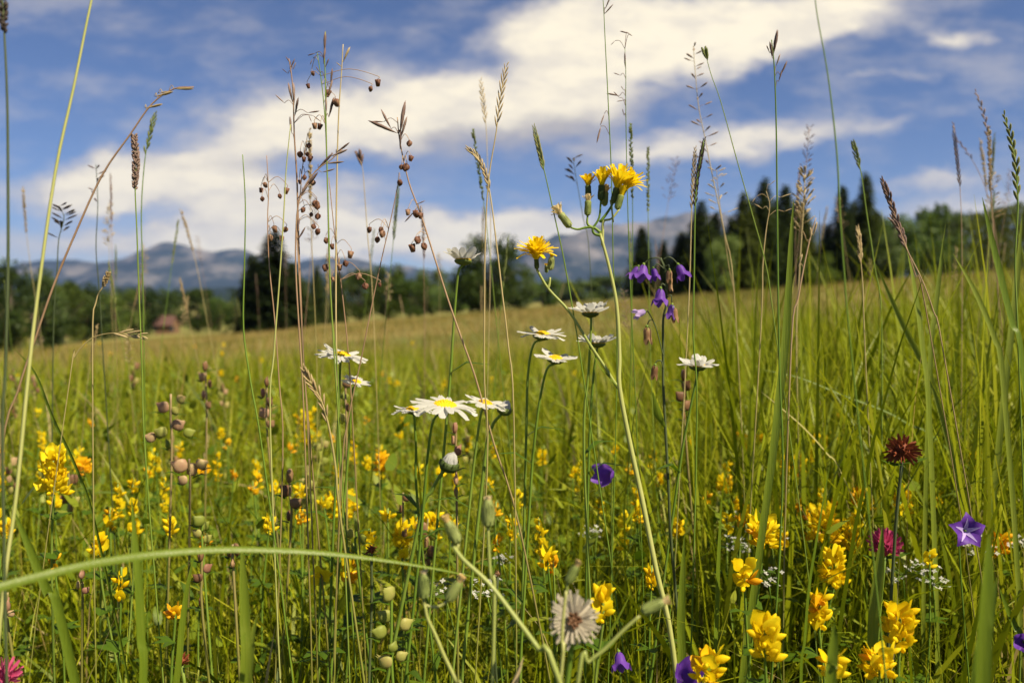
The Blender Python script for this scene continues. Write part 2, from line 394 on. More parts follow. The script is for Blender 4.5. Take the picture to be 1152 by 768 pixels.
def interp(tab, x):
    if x <= tab[0][0]: return tab[0][1]
    for (a, u), (b, v) in zip(tab, tab[1:]):
        if x <= b:
            t = (x - a) / (b - a); t = t * t * (3 - 2 * t); return u + (v - u) * t
    return tab[-1][1]

def mountain(name, sky_tab, D, x0, x1, depth, nx, ny, seed, rough=1.0):
    """A real range of terrain whose crest stands D metres off; sky_tab gives the skyline in photo pixels."""
    b = MB(); vs = []; fs = []
    for j in range(ny):
        v = j / (ny - 1); yoff = (v - .62) * depth
        for i in range(nx):
            px = x0 + (x1 - x0) * i / (nx - 1); x = (px - 576) / FPX * D
            top = max(0.0, 340 - interp(sky_tab, px)) / FPX * D
            s = max(0.0, 1 - abs(yoff) / (depth * (.62 if yoff < 0 else .38)))
            rdg = noise.ridged_multi_fractal(Vector((x * .0011, yoff * .0013, seed)), 1.0, 2.1, 6, 1.0, 2.0)
            fb = noise.fractal(Vector((x * .004, yoff * .004, seed + 5)), .9, 2.0, 6)
            edge = min(1, i / 6, (nx - 1 - i) / 6)
            sh = s ** 1.25
            z = edge * (top * sh * (1 - .22 * (1 - s)) + top * (rdg - 1.1) * .42 * s * (1 - s) * 2.2 * rough + fb * 40 * rough * min(1, s * 3) * (.35 + .65 * (1 - s)) + fb * 30 * s * (1 - .5 * s)) - 6 * (1 - s)
            vs.append((x, D + yoff, max(z, -9)))
    for j in range(ny - 1):
        for i in range(nx - 1):
            a = j * nx + i; fs.append((a, a + 1, a + 1 + nx, a + nx))
    b.add(vs, fs); o = b.build(name, MMAT); tag(o, kind='structure'); return o
mountain('mountain', [(-500, 300), (-150, 318), (0, 300), (40, 294), (85, 291), (120, 294), (145, 290), (165, 278), (185, 272), (205, 272), (225, 279), (245, 284), (262, 279), (275, 281), (300, 292), (330, 294), (350, 289), (375, 286), (400, 288), (430, 296), (480, 303), (560, 312), (640, 325), (720, 338)], 6800, -500, 730, 2400, 150, 44, 2.3)
mountain('mountain', [(470, 338), (540, 305), (575, 288), (600, 274), (625, 262), (650, 257), (685, 251), (720, 250), (750, 244), (775, 238), (800, 236), (830, 243), (870, 252), (920, 250), (980, 262), (1060, 272), (1150, 285), (1300, 300), (1600, 330)], 6000, 470, 1600, 2200, 140, 44, 8.1)
mountain('hills', [(-500, 330), (-100, 322), (60, 326), (150, 322), (260, 325), (360, 318), (450, 322), (560, 326), (680, 318), (800, 322), (1000, 312), (1200, 306), (1500, 315), (1800, 335)], 2600, -500, 1800, 900, 150, 24, 4.4, .35)

# the air: one closed box round everything, even density
hz = MB(); X, Y0, Y1, Z0, Z1 = 9600, -9600, 9600, -12, 760
vs = [(x, y, z) for z in (Z0, Z1) for y in (Y0, Y1) for x in (-X, X)]
hz.add(vs, [(0, 2, 3, 1), (4, 5, 7, 6), (0, 1, 5, 4), (2, 6, 7, 3), (0, 4, 6, 2), (1, 3, 7, 5)])
hm = new_mat('haze'); pv = hm.node_tree.nodes.new('ShaderNodeVolumePrincipled'); mo = hm.node_tree.nodes.new('ShaderNodeOutputMaterial')
pv.inputs['Color'].default_value = (.34, .50, 1.0, 1); pv.inputs['Density'].default_value = 0.000055; pv.inputs['Anisotropy'].default_value = 0.1
hm.node_tree.links.new(pv.outputs[0], mo.inputs['Volume'])
tag(hz.build('haze', hm, smooth=False), kind='stuff')

# ------------------------------------------------------------------ trees
def spruce(seed, broad=.26):
    """Unit-height spruce: trunk plus whorls of drooping sprays."""
    rr = random.Random(seed)
    t = thing('spruce_tree', 'x', 'tree', (0, 0, 0))
    b = MB(); tube(b, [(0, 0, -.03), (0, 0, .5), (0, 0, .97)], [.022, .014, .002], 7); b.build('trunk', M['bark'], t)
    c = MB(); n = 300
    for i in range(n):
        h = 1 - (i / n) ** .72; h = .05 + h * .94
        L = broad * (1 - h) ** .72 * rr.uniform(.65, 1.15) + .02
        a = i * 2.399963 + rr.uniform(-.3, .3); d = Vector((math.cos(a), math.sin(a), 0)); s = Vector((-d.y, d.x, 0))
        m = max(4, int(L * 60))
        for k in range(m):
            u = (k + rr.random()) / m
            p = d * (L * u) + Vector((0, 0, h - .30 * L * u * u + .03 * (1 - u)))
            for q in (-1, 1):
                e = s * q * rr.uniform(.35, 1) + d * rr.uniform(.3, .9) + Vector((0, 0, rr.uniform(-.75, .25)))
                e.normalize(); ln = rr.uniform(.028, .06) * (1.25 - .5 * u); wv = e.cross(Vector((0, 0, 1)) + d * rr.uniform(-.6, .6)).normalized() * ln * .34
                c.add([p - wv, p + wv, p + e * ln + wv * .4, p + e * ln - wv * .4], [(0, 1, 2, 3)])
    c.build('crown', M['needle'], t, smooth=False); return t

def leafy(seed, mat, squat=1.0):
    """Unit-height broadleaf tree: trunk, limbs and a crown of leaf clumps."""
    rr = random.Random(seed)
    t = thing('broadleaf_tree', 'x', 'tree', (0, 0, 0))
    b = MB(); tube(b, [(0, 0, -.03), (.01, 0, .2), (.0, .01, .45), (.01, 0, .8)], [.035, .026, .018, .004], 8)
    c = MB(); ctr = []
    for i in range(26):
        a = rr.uniform(0, 6.28); h = rr.uniform(.09, .88); r = .36 * squat * math.sin(math.pi * min(.97, max(.1, (h - .05) / .98))) ** .7 * rr.uniform(.35, 1)
        p = Vector((r * math.cos(a), r * math.sin(a), h)); ctr.append((p, rr.uniform(.10, .19)))
        if i < 12: tube(b, smooth_path([(0, 0, h * .45), p * .5 + Vector((0, 0, h * .2)), p], 3), lambda q: .012 * (1 - q) + .002, 5)
    for p, r in ctr:
        for k in range(150):
            v = Vector((rr.gauss(0, 1), rr.gauss(0, 1), rr.gauss(0, .8))).normalized() * r * rr.uniform(.45, 1.1)
            q = p + v; q.z = min(q.z, 1.0)
            e = Vector((rr.gauss(0, 1), rr.gauss(0, 1), rr.gauss(0, .7))).normalized(); f = e.cross(Vector((rr.random(), rr.random(), rr.random() + .1))).normalized()
            s = rr.uniform(.018, .036)
            c.add([q - e * s, q + f * s * .6, q + e * s, q - f * s * .6], [(0, 1, 2, 3)])
    b.build('trunk', M['bark'], t); c.build('crown', mat, t, smooth=False); return t

SPR = [spruce(1, .27), spruce(2, .24), spruce(3, .30)]
LFY = [leafy(4, M['leafdark'], 1.0), leafy(5, M['leafdark'], 1.35), leafy(6, M['leaflight'], 1.1), leafy(7, M['leaflight'], 1.5)]
used = set()
def plant_tree(kind, px, top, D, width=None, label='', group=None):
    proto = {'s': SPR, 'd': LFY[:2], 'l': LFY[2:]}[kind]; proto = proto[rng.randrange(len(proto))]
    base = at(px, 340, D); gx, gy = base.x, base.y; g0 = gz(gx, gy)
    H = at(px, top, D).z - g0
    o = proto if proto.name not in used else copy_tree(proto); used.add(proto.name)
    o.location = (gx, gy, g0); o.rotation_euler = (0, 0, rng.uniform(0, 6.28))
    sw = 1.0 if width is None else width / FPX * D / (H * (.45 if kind == 's' else .72))
    o.scale = (H * sw, H * sw, H); tag(o, label, 'tree', group)
    return o
GL = 'trees along the far edge of the meadow'
T = [('s', 308, 261, 70, 80, 'tallest dark spruce of the clump under the low cloud at the meadow edge'),
     ('s', 284, 288, 72, 54, 'dark spruce on the mountain side of the tall spruce clump'),
     ('s', 329, 296, 74, 50, 'shorter dark spruce against the tall spruce, on the side away from the mountain peak'),
     ('d', 12, 293, 60, 60, 'big dark bush at the edge of the picture behind the pale bent grass stem'),
     ('d', 50, 303, 64, 50, 'second dark bush beside the big bush at the edge of the picture'),
     ('d', 90, 318, 100, 46, 'low dark tree between the edge bushes and the small red-roofed house'),
     ('l', 128, 324, 105, 44, 'olive green tree standing before the blue mountain foot'),
     ('d', 158, 322, 120, 36, 'dark round tree just beside the red-roofed house'),
     ('d', 222, 324, 125, 44, 'dark tree on the spruce side of the red-roofed house'),
     ('l', 246, 332, 110, 30, 'small light green bush between the house and the spruce clump'),
     ('s', 357, 300, 95, 26, 'narrow spruce just beyond the tall spruce clump'),
     ('s', 380, 305, 98, 24, 'narrow spruce next in line after the one by the spruce clump'),
     ('d', 405, 302, 100, 40, 'dark round tree under the end of the low white cloud'),
     ('d', 436, 297, 104, 44, 'dark tree behind the dry pinkish diagonal stem'),
     ('l', 462, 312, 98, 42, 'light green bush below the quaking grass spikelets'),
     ('d', 486, 302, 108, 40, 'dark tree behind the highest white daisy stem'),
     ('l', 512, 314, 96, 40, 'light green bush under the highest white daisy'),
     ('d', 551, 264, 82, 62, 'tall rounded dark tree standing alone below the low cloud end'),
     ('l', 530, 290, 84, 40, 'lighter green tree leaning against the tall rounded tree'),
     ('d', 584, 300, 86, 40, 'dark bush at the foot of the second mountain, beside the rounded tree'),
     ('l', 612, 312, 92, 44, 'light green bush below the low yellow hawkweed flower'),
     ('d', 646, 316, 96, 46, 'dark bush behind the hawkweed stem'),
     ('d', 682, 310, 98, 42, 'dark bush between hawkweed stem and bellflower spray'),
     ('s', 722, 256, 84, 44, 'dark spruce right behind the violet bellflower spray'),
     ('s', 746, 272, 86, 32, 'smaller spruce behind the bellflower stem, next to the dark one'),
     ('s', 787, 228, 78, 52, 'tall spruce behind the dark grass spike, first of the big spruce group'),
     ('l', 812, 262, 70, 36, 'yellowish green young tree in the gap of the big spruce group'),
     ('s', 836, 220, 74, 52, 'spruce second in the big spruce group, dark and broad'),
     ('s', 858, 203, 76, 54, 'tallest spruce of the big group, behind the tall green grass stem'),
     ('s', 882, 211, 78, 50, 'spruce beside the tallest one, behind the tan feathery grass head'),
     ('s', 904, 236, 80, 42, 'last and lowest spruce of the big group'),
     ('l', 922, 284, 66, 30, 'small light bush between the big spruce group and the spruce pair'),
     ('s', 946, 211, 72, 44, 'darker, shorter spruce of the pair standing apart'),
     ('s', 972, 197, 74, 48, 'taller, sunlit spruce of the pair standing apart'),
     ('l', 1006, 238, 78, 56, 'rounded light green tree right after the spruce pair'),
     ('l', 1034, 228, 84, 56, 'highest of the rounded light green trees behind the drooping grass spike'),
     ('d', 1062, 240, 90, 46, 'dark green tree where the rounded trees meet the wooded ridge'),
     ('s', 766, 262, 80, 44, 'low broad spruce filling the gap before the first tall one of the big group'),
     ('s', 804, 240, 80, 46, 'spruce just after the first tall one of the big group'),
     ('s', 822, 246, 84, 40, 'half hidden spruce behind the yellowish green young tree'),
     ('s', 846, 226, 82, 46, 'spruce squeezed between the broad one and the tallest one'),
     ('s', 871, 226, 84, 46, 'spruce hidden just behind the tallest one, seen by its lower tip'),
     ('s', 896, 226, 84, 46, 'spruce behind the leaning tan tufts, lower than its neighbours'),
     ('s', 930, 254, 76, 36, 'short spruce just before the darker one of the spruce pair'),
     ('s', 958, 228, 80, 40, 'spruce in the middle of the pair, lower than both'),
     ('s', 986, 240, 78, 42, 'short spruce touching the first rounded light green tree'),
     ('d', 70, 314, 90, 50, 'dark bush filling the gap beyond the two edge bushes'),
     ('d', 190, 326, 135, 44, 'dark tree right behind the red-roofed house'),
     ('d', 108, 326, 115, 44, 'dark tree beside the olive green tree, on the house side of the bushes'),
     ('d', 998, 262, 70, 40, 'low dark bush at the foot of the spruce pair')]
for k, px, top, D, w, lab in T: plant_tree(k, px, top, D, w, lab, GL)

# the wooded ridge and the far wood read as one mass each
def forest(name, x0, x1, tabtop, D, dd, n, hh, mat):
    c = MB(); rr = random.Random(31 + int(D))
    for i in range(n):
        px = rr.uniform(x0, x1); d = D + rr.uniform(0, dd); p = at(px, 340, d); g0 = gz(p.x, p.y)
        top = at(px, interp(tabtop, px) + rr.uniform(-3, 6), d).z; H = max(2.0, top - g0); H2 = min(H, hh)
        zb = top - H2
        for k in range(120):
            u = rr.random(); z = zb + H2 * u; r = H2 * .17 * (1 - u) ** .8 * (.4 + .6 * rr.random()) + .1; a = rr.uniform(0, 6.28)
            q = Vector((p.x + r * math.cos(a), p.y + r * math.sin(a), z)); e = Vector((math.cos(a), math.sin(a), rr.uniform(-.9, .1))).normalized()
            s = H2 * rr.uniform(.03, .06); f = e.cross(Vector((rr.random(), rr.random(), 1))).normalized() * s * .45
            c.add([q - f, q + f, q + e * s + f * .3, q + e * s - f * .3], [(0, 1, 2, 3)])
    o = c.build(name, mat, smooth=False); tag(o, kind='stuff'); return o
forest('forest', 1040, 1330, [(1040, 250), (1090, 240), (1150, 230), (1250, 222), (1400, 235)], 112, 26, 240, 13, M['needle'])
forest('forest', -260, 730, [(-260, 315), (60, 322), (140, 326), (260, 324), (340, 312), (420, 308), (500, 316), (600, 318), (730, 306)], 190, 60, 460, 10, M['leafdark'])

# the small house with the red roof
def house(px, py, D):
    p = at(px, py, D); g0 = gz(p.x, p.y); top = p.z + .9; w, dp, e = 1.15, 1.4, max(1.0, top - g0 - 1.05)
    r = thing('small_house', 'small distant wooden house with a faded red tiled roof at the meadow edge', 'house', (p.x, p.y, g0))
    b = MB(); X, Y, Z = p.x, p.y, g0 - .1
    vs = [(X + sx * w, Y + sy * dp, z) for z in (Z, g0 + e) for sy in (-1, 1) for sx in (-1, 1)] + [(X - w, Y, g0 + e + 1.1), (X + w, Y, g0 + e + 1.1)]
    b.add(vs, [(0, 1, 5, 4), (3, 2, 6, 7), (2, 0, 4, 8, 6), (1, 3, 7, 9, 5)]); b.build('wall', M['plank'], r, smooth=False)
    t = MB()
    for s in (-1, 1):
        o0, o1 = Vector((X - w - .15, Y + s * (dp + .35), g0 + e - .12)), Vector((X + w + .15, Y + s * (dp + .35), g0 + e - .12))
        r0, r1 = Vector((X - w - .15, Y - s * .02, g0 + e + 1.16)), Vector((X + w + .15, Y - s * .02, g0 + e + 1.16)); k = Vector((0, 0, .1))
        t.add([o0, o1, r1, r0, o0 + k, o1 + k, r1 + k, r0 + k], [(0, 1, 2, 3), (4, 7, 6, 5), (0, 4, 5, 1), (0, 3, 7, 4), (1, 5, 6, 2), (3, 2, 6, 7)])
    t.build('roof', M['tile'], r, smooth=False)
    for sx in (-1.1, 1.1):
        q = MB(); wx = X + sx; yy = Y - dp - .015; z0 = g0 + e * .35; q.add([(wx - .35, yy, z0), (wx + .35, yy, z0), (wx + .35, yy, z0 + .7), (wx - .35, yy, z0 + .7), (wx - .35, yy + .03, z0), (wx + .35, yy + .03, z0), (wx + .35, yy + .03, z0 + .7), (wx - .35, yy + .03, z0 + .7)], [(0, 1, 2, 3), (0, 4, 5, 1), (3, 2, 6, 7), (0, 3, 7, 4), (1, 5, 6, 2)]); q.build('window', M['glass'], r, smooth=False)
house(188, 364, 122)

# ------------------------------------------------------------------ grass that nobody could count
def blade_mesh(name, mat, X, Y, H, Wd, lean, curve, az, seg, tint, z0=None, twist=None, jag=None):
    n = len(X); t = np.linspace(0, 1, seg + 1)
    th = lean[:, None] + curve[:, None] * t[None, :] ** 1.5
    ds = (H / seg)[:, None]
    dx = np.zeros((n, seg + 1)); dz = np.zeros((n, seg + 1))
    mid = 0.5 * (th[:, 1:] + th[:, :-1])
    dx[:, 1:] = np.cumsum(np.sin(mid) * ds, 1); dz[:, 1:] = np.cumsum(np.cos(mid) * ds, 1)
    ca, sa = np.cos(az)[:, None], np.sin(az)[:, None]
    zb = gz_np(X, Y) if z0 is None else z0
    cx = X[:, None] + dx * ca; cy = Y[:, None] + dx * sa; cz = zb[:, None] + dz - .004
    tw = az + np.pi / 2 + (NR.normal(0, .7, n) if twist is None else twist)
    wprof = np.clip(np.minimum(.55 + 1.6 * t, 1.0) * (1 - t ** 2.6), .04, 1)
    w = 0.5 * Wd[:, None] * wprof[None, :]
    sxv, syv = np.cos(tw)[:, None] * w, np.sin(tw)[:, None] * w
    co = np.empty((n, seg + 1, 2, 3), np.float32)
    co[:, :, 0, 0] = cx - sxv; co[:, :, 0, 1] = cy - syv; co[:, :, 0, 2] = cz
    co[:, :, 1, 0] = cx + sxv; co[:, :, 1, 1] = cy + syv; co[:, :, 1, 2] = cz
    base = (np.arange(n) * (seg + 1) * 2)[:, None] + (np.arange(seg) * 2)[None, :]
    q = np.stack([base, base + 1, base + 3, base + 2], -1).reshape(-1).astype(np.int32)
    nf = n * seg; me = bpy.data.meshes.new(name)
    me.vertices.add(n * (seg + 1) * 2); me.vertices.foreach_set('co', co.reshape(-1))
    me.loops.add(nf * 4); me.loops.foreach_set('vertex_index', q)
    me.polygons.add(nf); me.polygons.foreach_set('loop_start', np.arange(0, nf * 4, 4, dtype=np.int32))
    me.polygons.foreach_set('use_smooth', np.ones(nf, dtype=bool))
    col = np.zeros((n, (seg + 1) * 2, 4), np.float32); col[:, :, 0] = tint[:, None]; col[:, :, 3] = 1
    at_ = me.attributes.new('tint', 'FLOAT_COLOR', 'POINT'); at_.data.foreach_set('color', col.reshape(-1))
    me.update(calc_edges=True); me.materials.append(mat)
    o = bpy.data.objects.new(name, me); COL.objects.link(o); tag(o, kind='stuff'); return o

def wedge(n, y0, y1, k=.72, m=.35, power=1.0):
    """n roots spread over the ground between y0 and y1 in front of the camera, a little wider than the view."""
    u = NR.random(n); Y = y0 + (y1 - y0) * u ** power
    X = (NR.random(n) * 2 - 1) * (k * Y + m); return X, Y
def clumpy(X, Y, s=4.0, amp=.5):
    return 1 + amp * np.sin(X * s * 1.3 + 2 * np.sin(Y * s * .7)) * np.sin(Y * s + 1.7 * np.sin(X * s * .9 + 1))

def near_grass():
    # short turf and leaves low down
    n = 42000; X, Y = wedge(n, .38, 3.2, power=.8)
    blade_mesh('meadow_grass', M['grass'], X, Y, NR.uniform(.07, .20, n), NR.uniform(.0016, .0038, n), NR.normal(.25, .25, n), NR.uniform(.2, 1.5, n), NR.uniform(0, 6.28, n), 4, np.clip(NR.normal(.42, .18, n), 0, .95))
    # mid-height blades
    n = 36000; X, Y = wedge(n, .55, 3.6, power=.75); H = NR.uniform(.16, .31, n) * (1 + .10 * np.clip(X / (Y + .2), -.6, .6)) * clumpy(X, Y, 5, .12)
    blade_mesh('meadow_grass', M['grass'], X, Y, H, NR.uniform(.0015, .0066, n), NR.normal(.12, .40, n), NR.uniform(.0, 2.3, n), NR.uniform(0, 6.28, n), 5, np.clip(NR.normal(.42, .20, n), 0, 1))
    n = 2800; X, Y = wedge(n, .56, 1.5); H = NR.uniform(.12, .27, n)
    blade_mesh('meadow_grass', M['grass'], X, Y, H, NR.uniform(.003, .0068, n), NR.normal(.15, .4, n), NR.uniform(.0, 1.9, n), NR.uniform(0, 6.28, n), 6, np.clip(NR.normal(.46, .26, n), 0, 1))
    n = 13000; X, Y = wedge(n, .58, 2.4, power=.8); H = NR.uniform(.14, .31, n)
    blade_mesh('meadow_grass', M['grass'], X, Y, H, NR.uniform(.0011, .0026, n), NR.normal(.1, .55, n), NR.uniform(.0, 1.4, n), NR.uniform(0, 6.28, n), 5, np.clip(NR.normal(.56, .22, n), 0, 1))
    # thin upright stalks
    n = 5000; X, Y = wedge(n, .62, 4.0, power=.75); H = NR.uniform(.22, .40, n) * (1 + .14 * np.clip(X / (Y + .2), -.5, .6))
    blade_mesh('meadow_grass', M['grass'], X, Y, H, NR.uniform(.0009, .0017, n), NR.normal(.05, .20, n), NR.uniform(.0, .5, n), NR.uniform(0, 6.28, n), 4, np.clip(NR.normal(.55, .24, n), 0, 1))
    # broader, taller leaves towards the rise on the right
    n = 4000; Y = NR.uniform(.75, 3.6, n); X = Y * (.02 + .62 * NR.random(n) ** .8); H = NR.uniform(.26, .47, n) + .06 * X / Y
    blade_mesh('meadow_grass', M['grass'], X, Y, H, NR.uniform(.002, .0065, n), NR.normal(.12, .34, n), NR.uniform(.0, 1.7, n), NR.uniform(0, 6.28, n), 6, np.clip(NR.normal(.42, .16, n), 0, 1))
    n = 3200; X, Y = wedge(n, .8, 3.6); H = NR.uniform(.24, .42, n)
    blade_mesh('meadow_grass', M['grass'], X, Y, H, NR.uniform(.002, .0055, n), NR.normal(.12, .36, n), NR.uniform(.0, 1.9, n), NR.uniform(0, 6.28, n), 6, np.clip(NR.normal(.42, .18, n), 0, 1))
    n = 420; Y = NR.uniform(.72, 1.9, n); X = Y * NR.uniform(.22, .66, n); H = NR.uniform(.40, .58, n)
    blade_mesh('meadow_grass', M['grass'], X, Y, H, NR.uniform(.003, .0075, n), NR.normal(.12, .2, n), NR.uniform(.0, .9, n), NR.uniform(0, 6.28, n), 7, np.clip(NR.normal(.40, .14, n), 0, 1))
    n = 3600; X, Y = wedge(n, 1.5, 5.0, .68, .4); H = NR.uniform(.24, .43, n)
    blade_mesh('meadow_grass', M['grass'], X, Y, H, NR.uniform(.004, .011, n), NR.normal(.1, .38, n), NR.uniform(.0, 1.6, n), NR.uniform(0, 6.28, n), 6, np.clip(NR.normal(.48, .30, n), 0, 1))
    # middle distance
    n = 80000; X, Y = wedge(n, 3.2, 14, .68, .5, .8); H = NR.uniform(.16, .36, n) * clumpy(X, Y, 1.1, .3)
    t = np.clip(NR.normal(.42, .26, n) + .30 * (Y - 3) / 10 + .12 * np.sin(X * .9 + 1.3 * np.sin(Y * .7)) - .16 * np.clip(X / Y, -.5, .6), 0, 1)
    blade_mesh('meadow_grass', M['grass'], X, Y, H, NR.uniform(.003, .008, n), NR.normal(.12, .34, n), NR.uniform(.0, 1.6, n), NR.uniform(0, 6.28, n), 3, t)
near_grass()
def far_grass():
    n = 60000; X, Y = wedge(n, 12, 75, .68, 1, .7); H = NR.uniform(.16, .36, n) * clumpy(X, Y, .35, .3)
    t = np.clip(NR.normal(.60, .2, n) - .25 * np.clip(X / Y, -.3, .6) + .22 * np.sin(X * .3 + Y * .21) * np.sin(Y * .33 + 1) + .1 * np.sin(X * 1.1 + Y), 0, 1)
    blade_mesh('distant_grass', M['farm'], X, Y, H, NR.uniform(.012, .03, n), NR.normal(.1, .2, n), NR.uniform(0, .7, n), NR.uniform(0, 6.28, n), 2, t)
    n = 3000; X, Y = wedge(n, 3.0, 22, .66, .5, .8); H = NR.uniform(.30, .52, n)      # thin dry stalks in the middle distance
    blade_mesh('distant_grass', M['farm'], X, Y, H, NR.uniform(.002, .005, n), NR.normal(.06, .1, n), NR.uniform(0, .4, n), NR.uniform(0, 6.28, n), 3, np.clip(NR.normal(.62, .2, n), 0, 1))
far_grass()
def herbs():
    """Small broad leaves low in the sward, one uncountable mass."""
    n = 26000; X, Y = wedge(n, .70, 3.0, power=.8); Z = NR.uniform(.04, .27, n) * np.clip(NR.normal(1, .15, n), .6, 1.3)
    H = NR.uniform(.008, .028, n)
    blade_mesh('ground_herbs', M['herb'], X, Y, H, H * NR.uniform(.32, .6, n), NR.uniform(.5, 1.5, n), NR.uniform(.0, .6, n), NR.uniform(0, 6.28, n), 4, NR.random(n), z0=Z, twist=NR.normal(0, .15, n))
herbs()
# ------------------------------------------------------------------ plants that can be counted
def to_ground(pts, wander=.03):
    """Continue a stem from its last point down to the soil."""
    p, q = Vector(pts[-1]), Vector(pts[-2]) if len(pts) > 1 else Vector(pts[-1]) + Vector((0, 0, .1))
    d = p - q; h = p.z - gz(p.x, p.y); s = d / max(.02, abs(d.z))
    b = p + Vector((s.x * h * .35 + rng.uniform(-wander, wander), s.y * h * .2 + rng.uniform(-wander, wander) * .5, 0)); b.z = gz(b.x, b.y)
    m = p * .5 + b * .5 + Vector((s.x * h * .08, 0, 0))
    return [m, b]
def stem_pts(px, d, ground=True, k=4):
    if not isinstance(d, (tuple, list)): d = (d, d)
    n = len(px); pts = [at(x, y, d[0] + (d[1] - d[0]) * i / max(1, n - 1)) for i, (x, y) in enumerate(px)]
    if ground: pts += to_ground(pts)
    return smooth_path(pts, k)
def plant(name, label, cat, base, group=None):
    return thing(name, label, cat, Vector((base.x, base.y, base.z)), group)

# ---- oxeye daisies
def petal_strip(mb, org, out, up, L, w, lift, curl, rr):
    """One ray floret: grooved, blunt with a notched tip."""
    out = out.normalized(); s = up.cross(out).normalized(); vs, fs = [], []
    K = 6; prev = Vector(org)
    for i in range(K + 1):
        t = i / K; a = lift + curl * t
        if i: prev = prev + (out * math.cos(a) + up * math.sin(a)) * (L / K)
        ww = w * (.42 + .58 * math.sin(math.pi * min(1, (.12 + t * .75))) ** .8) * (1 if t < .9 else .72)
        nn = (up * math.cos(a) - out * math.sin(a))
        for j, (u, g) in enumerate(((-1, 0), (-.5, .10), (0, -.02), (.5, .10), (1, 0))):
            tipx = 0
            if i == K: tipx = (-.0006, .0008, -.0003, .0008, -.0006)[j]
            vs.append(prev + s * (u * ww * .5) + nn * (g * w) + out * tipx)
    for i in range(K):
        for j in range(4): a = i * 5 + j; fs.append((a, a + 1, a + 6, a + 5))
    mb.add(vs, fs)

def daisy_head(root, c, n, diam, n_pet=19, lift=.05, curl=-.15, rr=rng, gaps=()):
    u, w, n = frame(n); Rr = diam / 2; dr = Rr * .36
    head = root
    for k in range(n_pet):
        if k in gaps: continue
        a = 2 * math.pi * (k + rr.uniform(-.22, .22)) / n_pet
        o = u * math.cos(a) + w * math.sin(a)
        b = MB(); petal_strip(b, c + o * dr * .80 + n * (.0002 + .0004 * (k % 2)), o, n, (Rr - dr * .8) * rr.uniform(.92, 1.06), Rr * min(.42, 5.9 / n_pet) * rr.uniform(.85, 1.1), lift + rr.uniform(-.20, .20), curl + rr.uniform(-.45, .35), rr)
        b.build('petal', M['white'], root)
    b = MB(); prof = [(i / 6 * dr * .42, dr * math.cos(i / 6 * 1.5) + .0001) for i in range(7)]
    lathe(b, c + n * .0002, n, prof, 20, lobes=lambda g, t: 1 + .05 * math.sin(g * 9 + t * 14)); 
    for k in range(60):
        q = math.sqrt((k + .5) / 60) * dr * .93; a = k * 2.39996; p = c + (u * math.cos(a) + w * math.sin(a)) * q + n * (dr * .42 * math.cos(q / dr * 1.45) + .0001)
        ovoid(b, p, n, .0016, .0006, 5, k=3)
    b.build('disc', M['disc'], root)
    b = MB(); lathe(b, c - n * dr * .62, n, [(0, dr * .22), (dr * .15, dr * .66), (dr * .34, dr * 1.0), (dr * .56, dr * 1.10), (dr * .64, dr * .98)], 18, lobes=lambda g, t: 1 + .04 * math.cos(g * 18) * t)
    for k in range(34):
        a = k * 2.39996; t = (k % 3) / 3
        o = u * math.cos(a) + w * math.sin(a); p0 = c + o * dr * (.72 + .30 * t) - n * dr * (.52 - .34 * t)
        ribbon(b, [p0, p0 + o * dr * .16 + n * dr * .15, p0 + o * dr * .20 + n * dr * .34], lambda q: dr * .26 * (1 - q * .85), n.cross(o), .3)
    b.build('bracts', M['bract'], root)

def daisy(px, py, wpx, d, tc, ts, lift, spx, label, npet=19, curl=-.15, gaps=(), group='oxeye daisies'):
    c = at(px, py, d); n = Vector((ts, -tc, 1)).normalized(); diam = wpx / FPX * d
    pts = [c - n * diam * .10] + [at(x, y, d + .004 * i) for i, (x, y) in enumerate(spx)]; pts += to_ground(pts)
    root = plant('oxeye_daisy', label, 'flower', pts[-1], group)
    b = MB(); tube(b, smooth_path(pts, 4), lambda t: .0008 + .0003 * t, 7); b.build('stem', M['stem_green'], root)
    daisy_head(root, c, n, diam, npet, lift, curl, random.Random(int(px * 7 + py)), gaps)
    for k in range(3):
        q = smooth_path(pts, 4); i = int(len(q) * (.60 + .12 * k)); i = min(i, len(q) - 2); p = q[i]
        a = rng.uniform(0, 6.28); o = Vector((math.cos(a), math.sin(a), 0)); b = MB()
        ribbon(b, [p, p + o * .012 + Vector((0, 0, .008)), p + o * .03 + Vector((0, 0, .006))], lambda t: .006 * math.sin(math.pi * (.15 + .8 * t)), o.cross(Vector((0, 0, 1))), .3); b.build('leaf', M['herb'], root)
    return root
daisy(385, 400, 57, .66, .10, .16, .10, [(383, 408), (382, 432), (379, 520), (374, 620)], 'white daisy with lopsided petals directly above a smaller daisy')
daisy(401, 430, 33, .67, .16, .34, .22, [(396, 442), (394, 475), (388, 560)], 'smallest open white daisy, tilted just below the lopsided daisy', 15)
daisy(464, 461, 45, .66, .07, .02, .03, [(466, 470), (468, 505), (470, 570)], 'flat edge-on daisy touching the big daisy with its yellow disc in view', 18)
daisy(501, 456, 76, .585, .10, .13, .06, [(488, 472), (482, 505), (477, 560), (470, 640)], 'largest white daisy, with yellow disc in view', 22, -.12)
daisy(546, 454, 50, .62, .10, .26, .16, [(541, 466), (536, 500), (528, 570)], 'tilted white daisy between the largest daisy and a half closed bud', 16)
daisy(521, 293, 50, .62, -.10, .03, .62, [(516, 305), (513, 330), (509, 385), (504, 455)], 'highest white daisy, backlit against trees with petals raised', 15, .1, (3, 4))
daisy(610, 377, 55, .66, .05, .04, .08, [(600, 388), (594, 422), (592, 490)], 'flat white daisy just above the daisy with one drooping petal', 19)
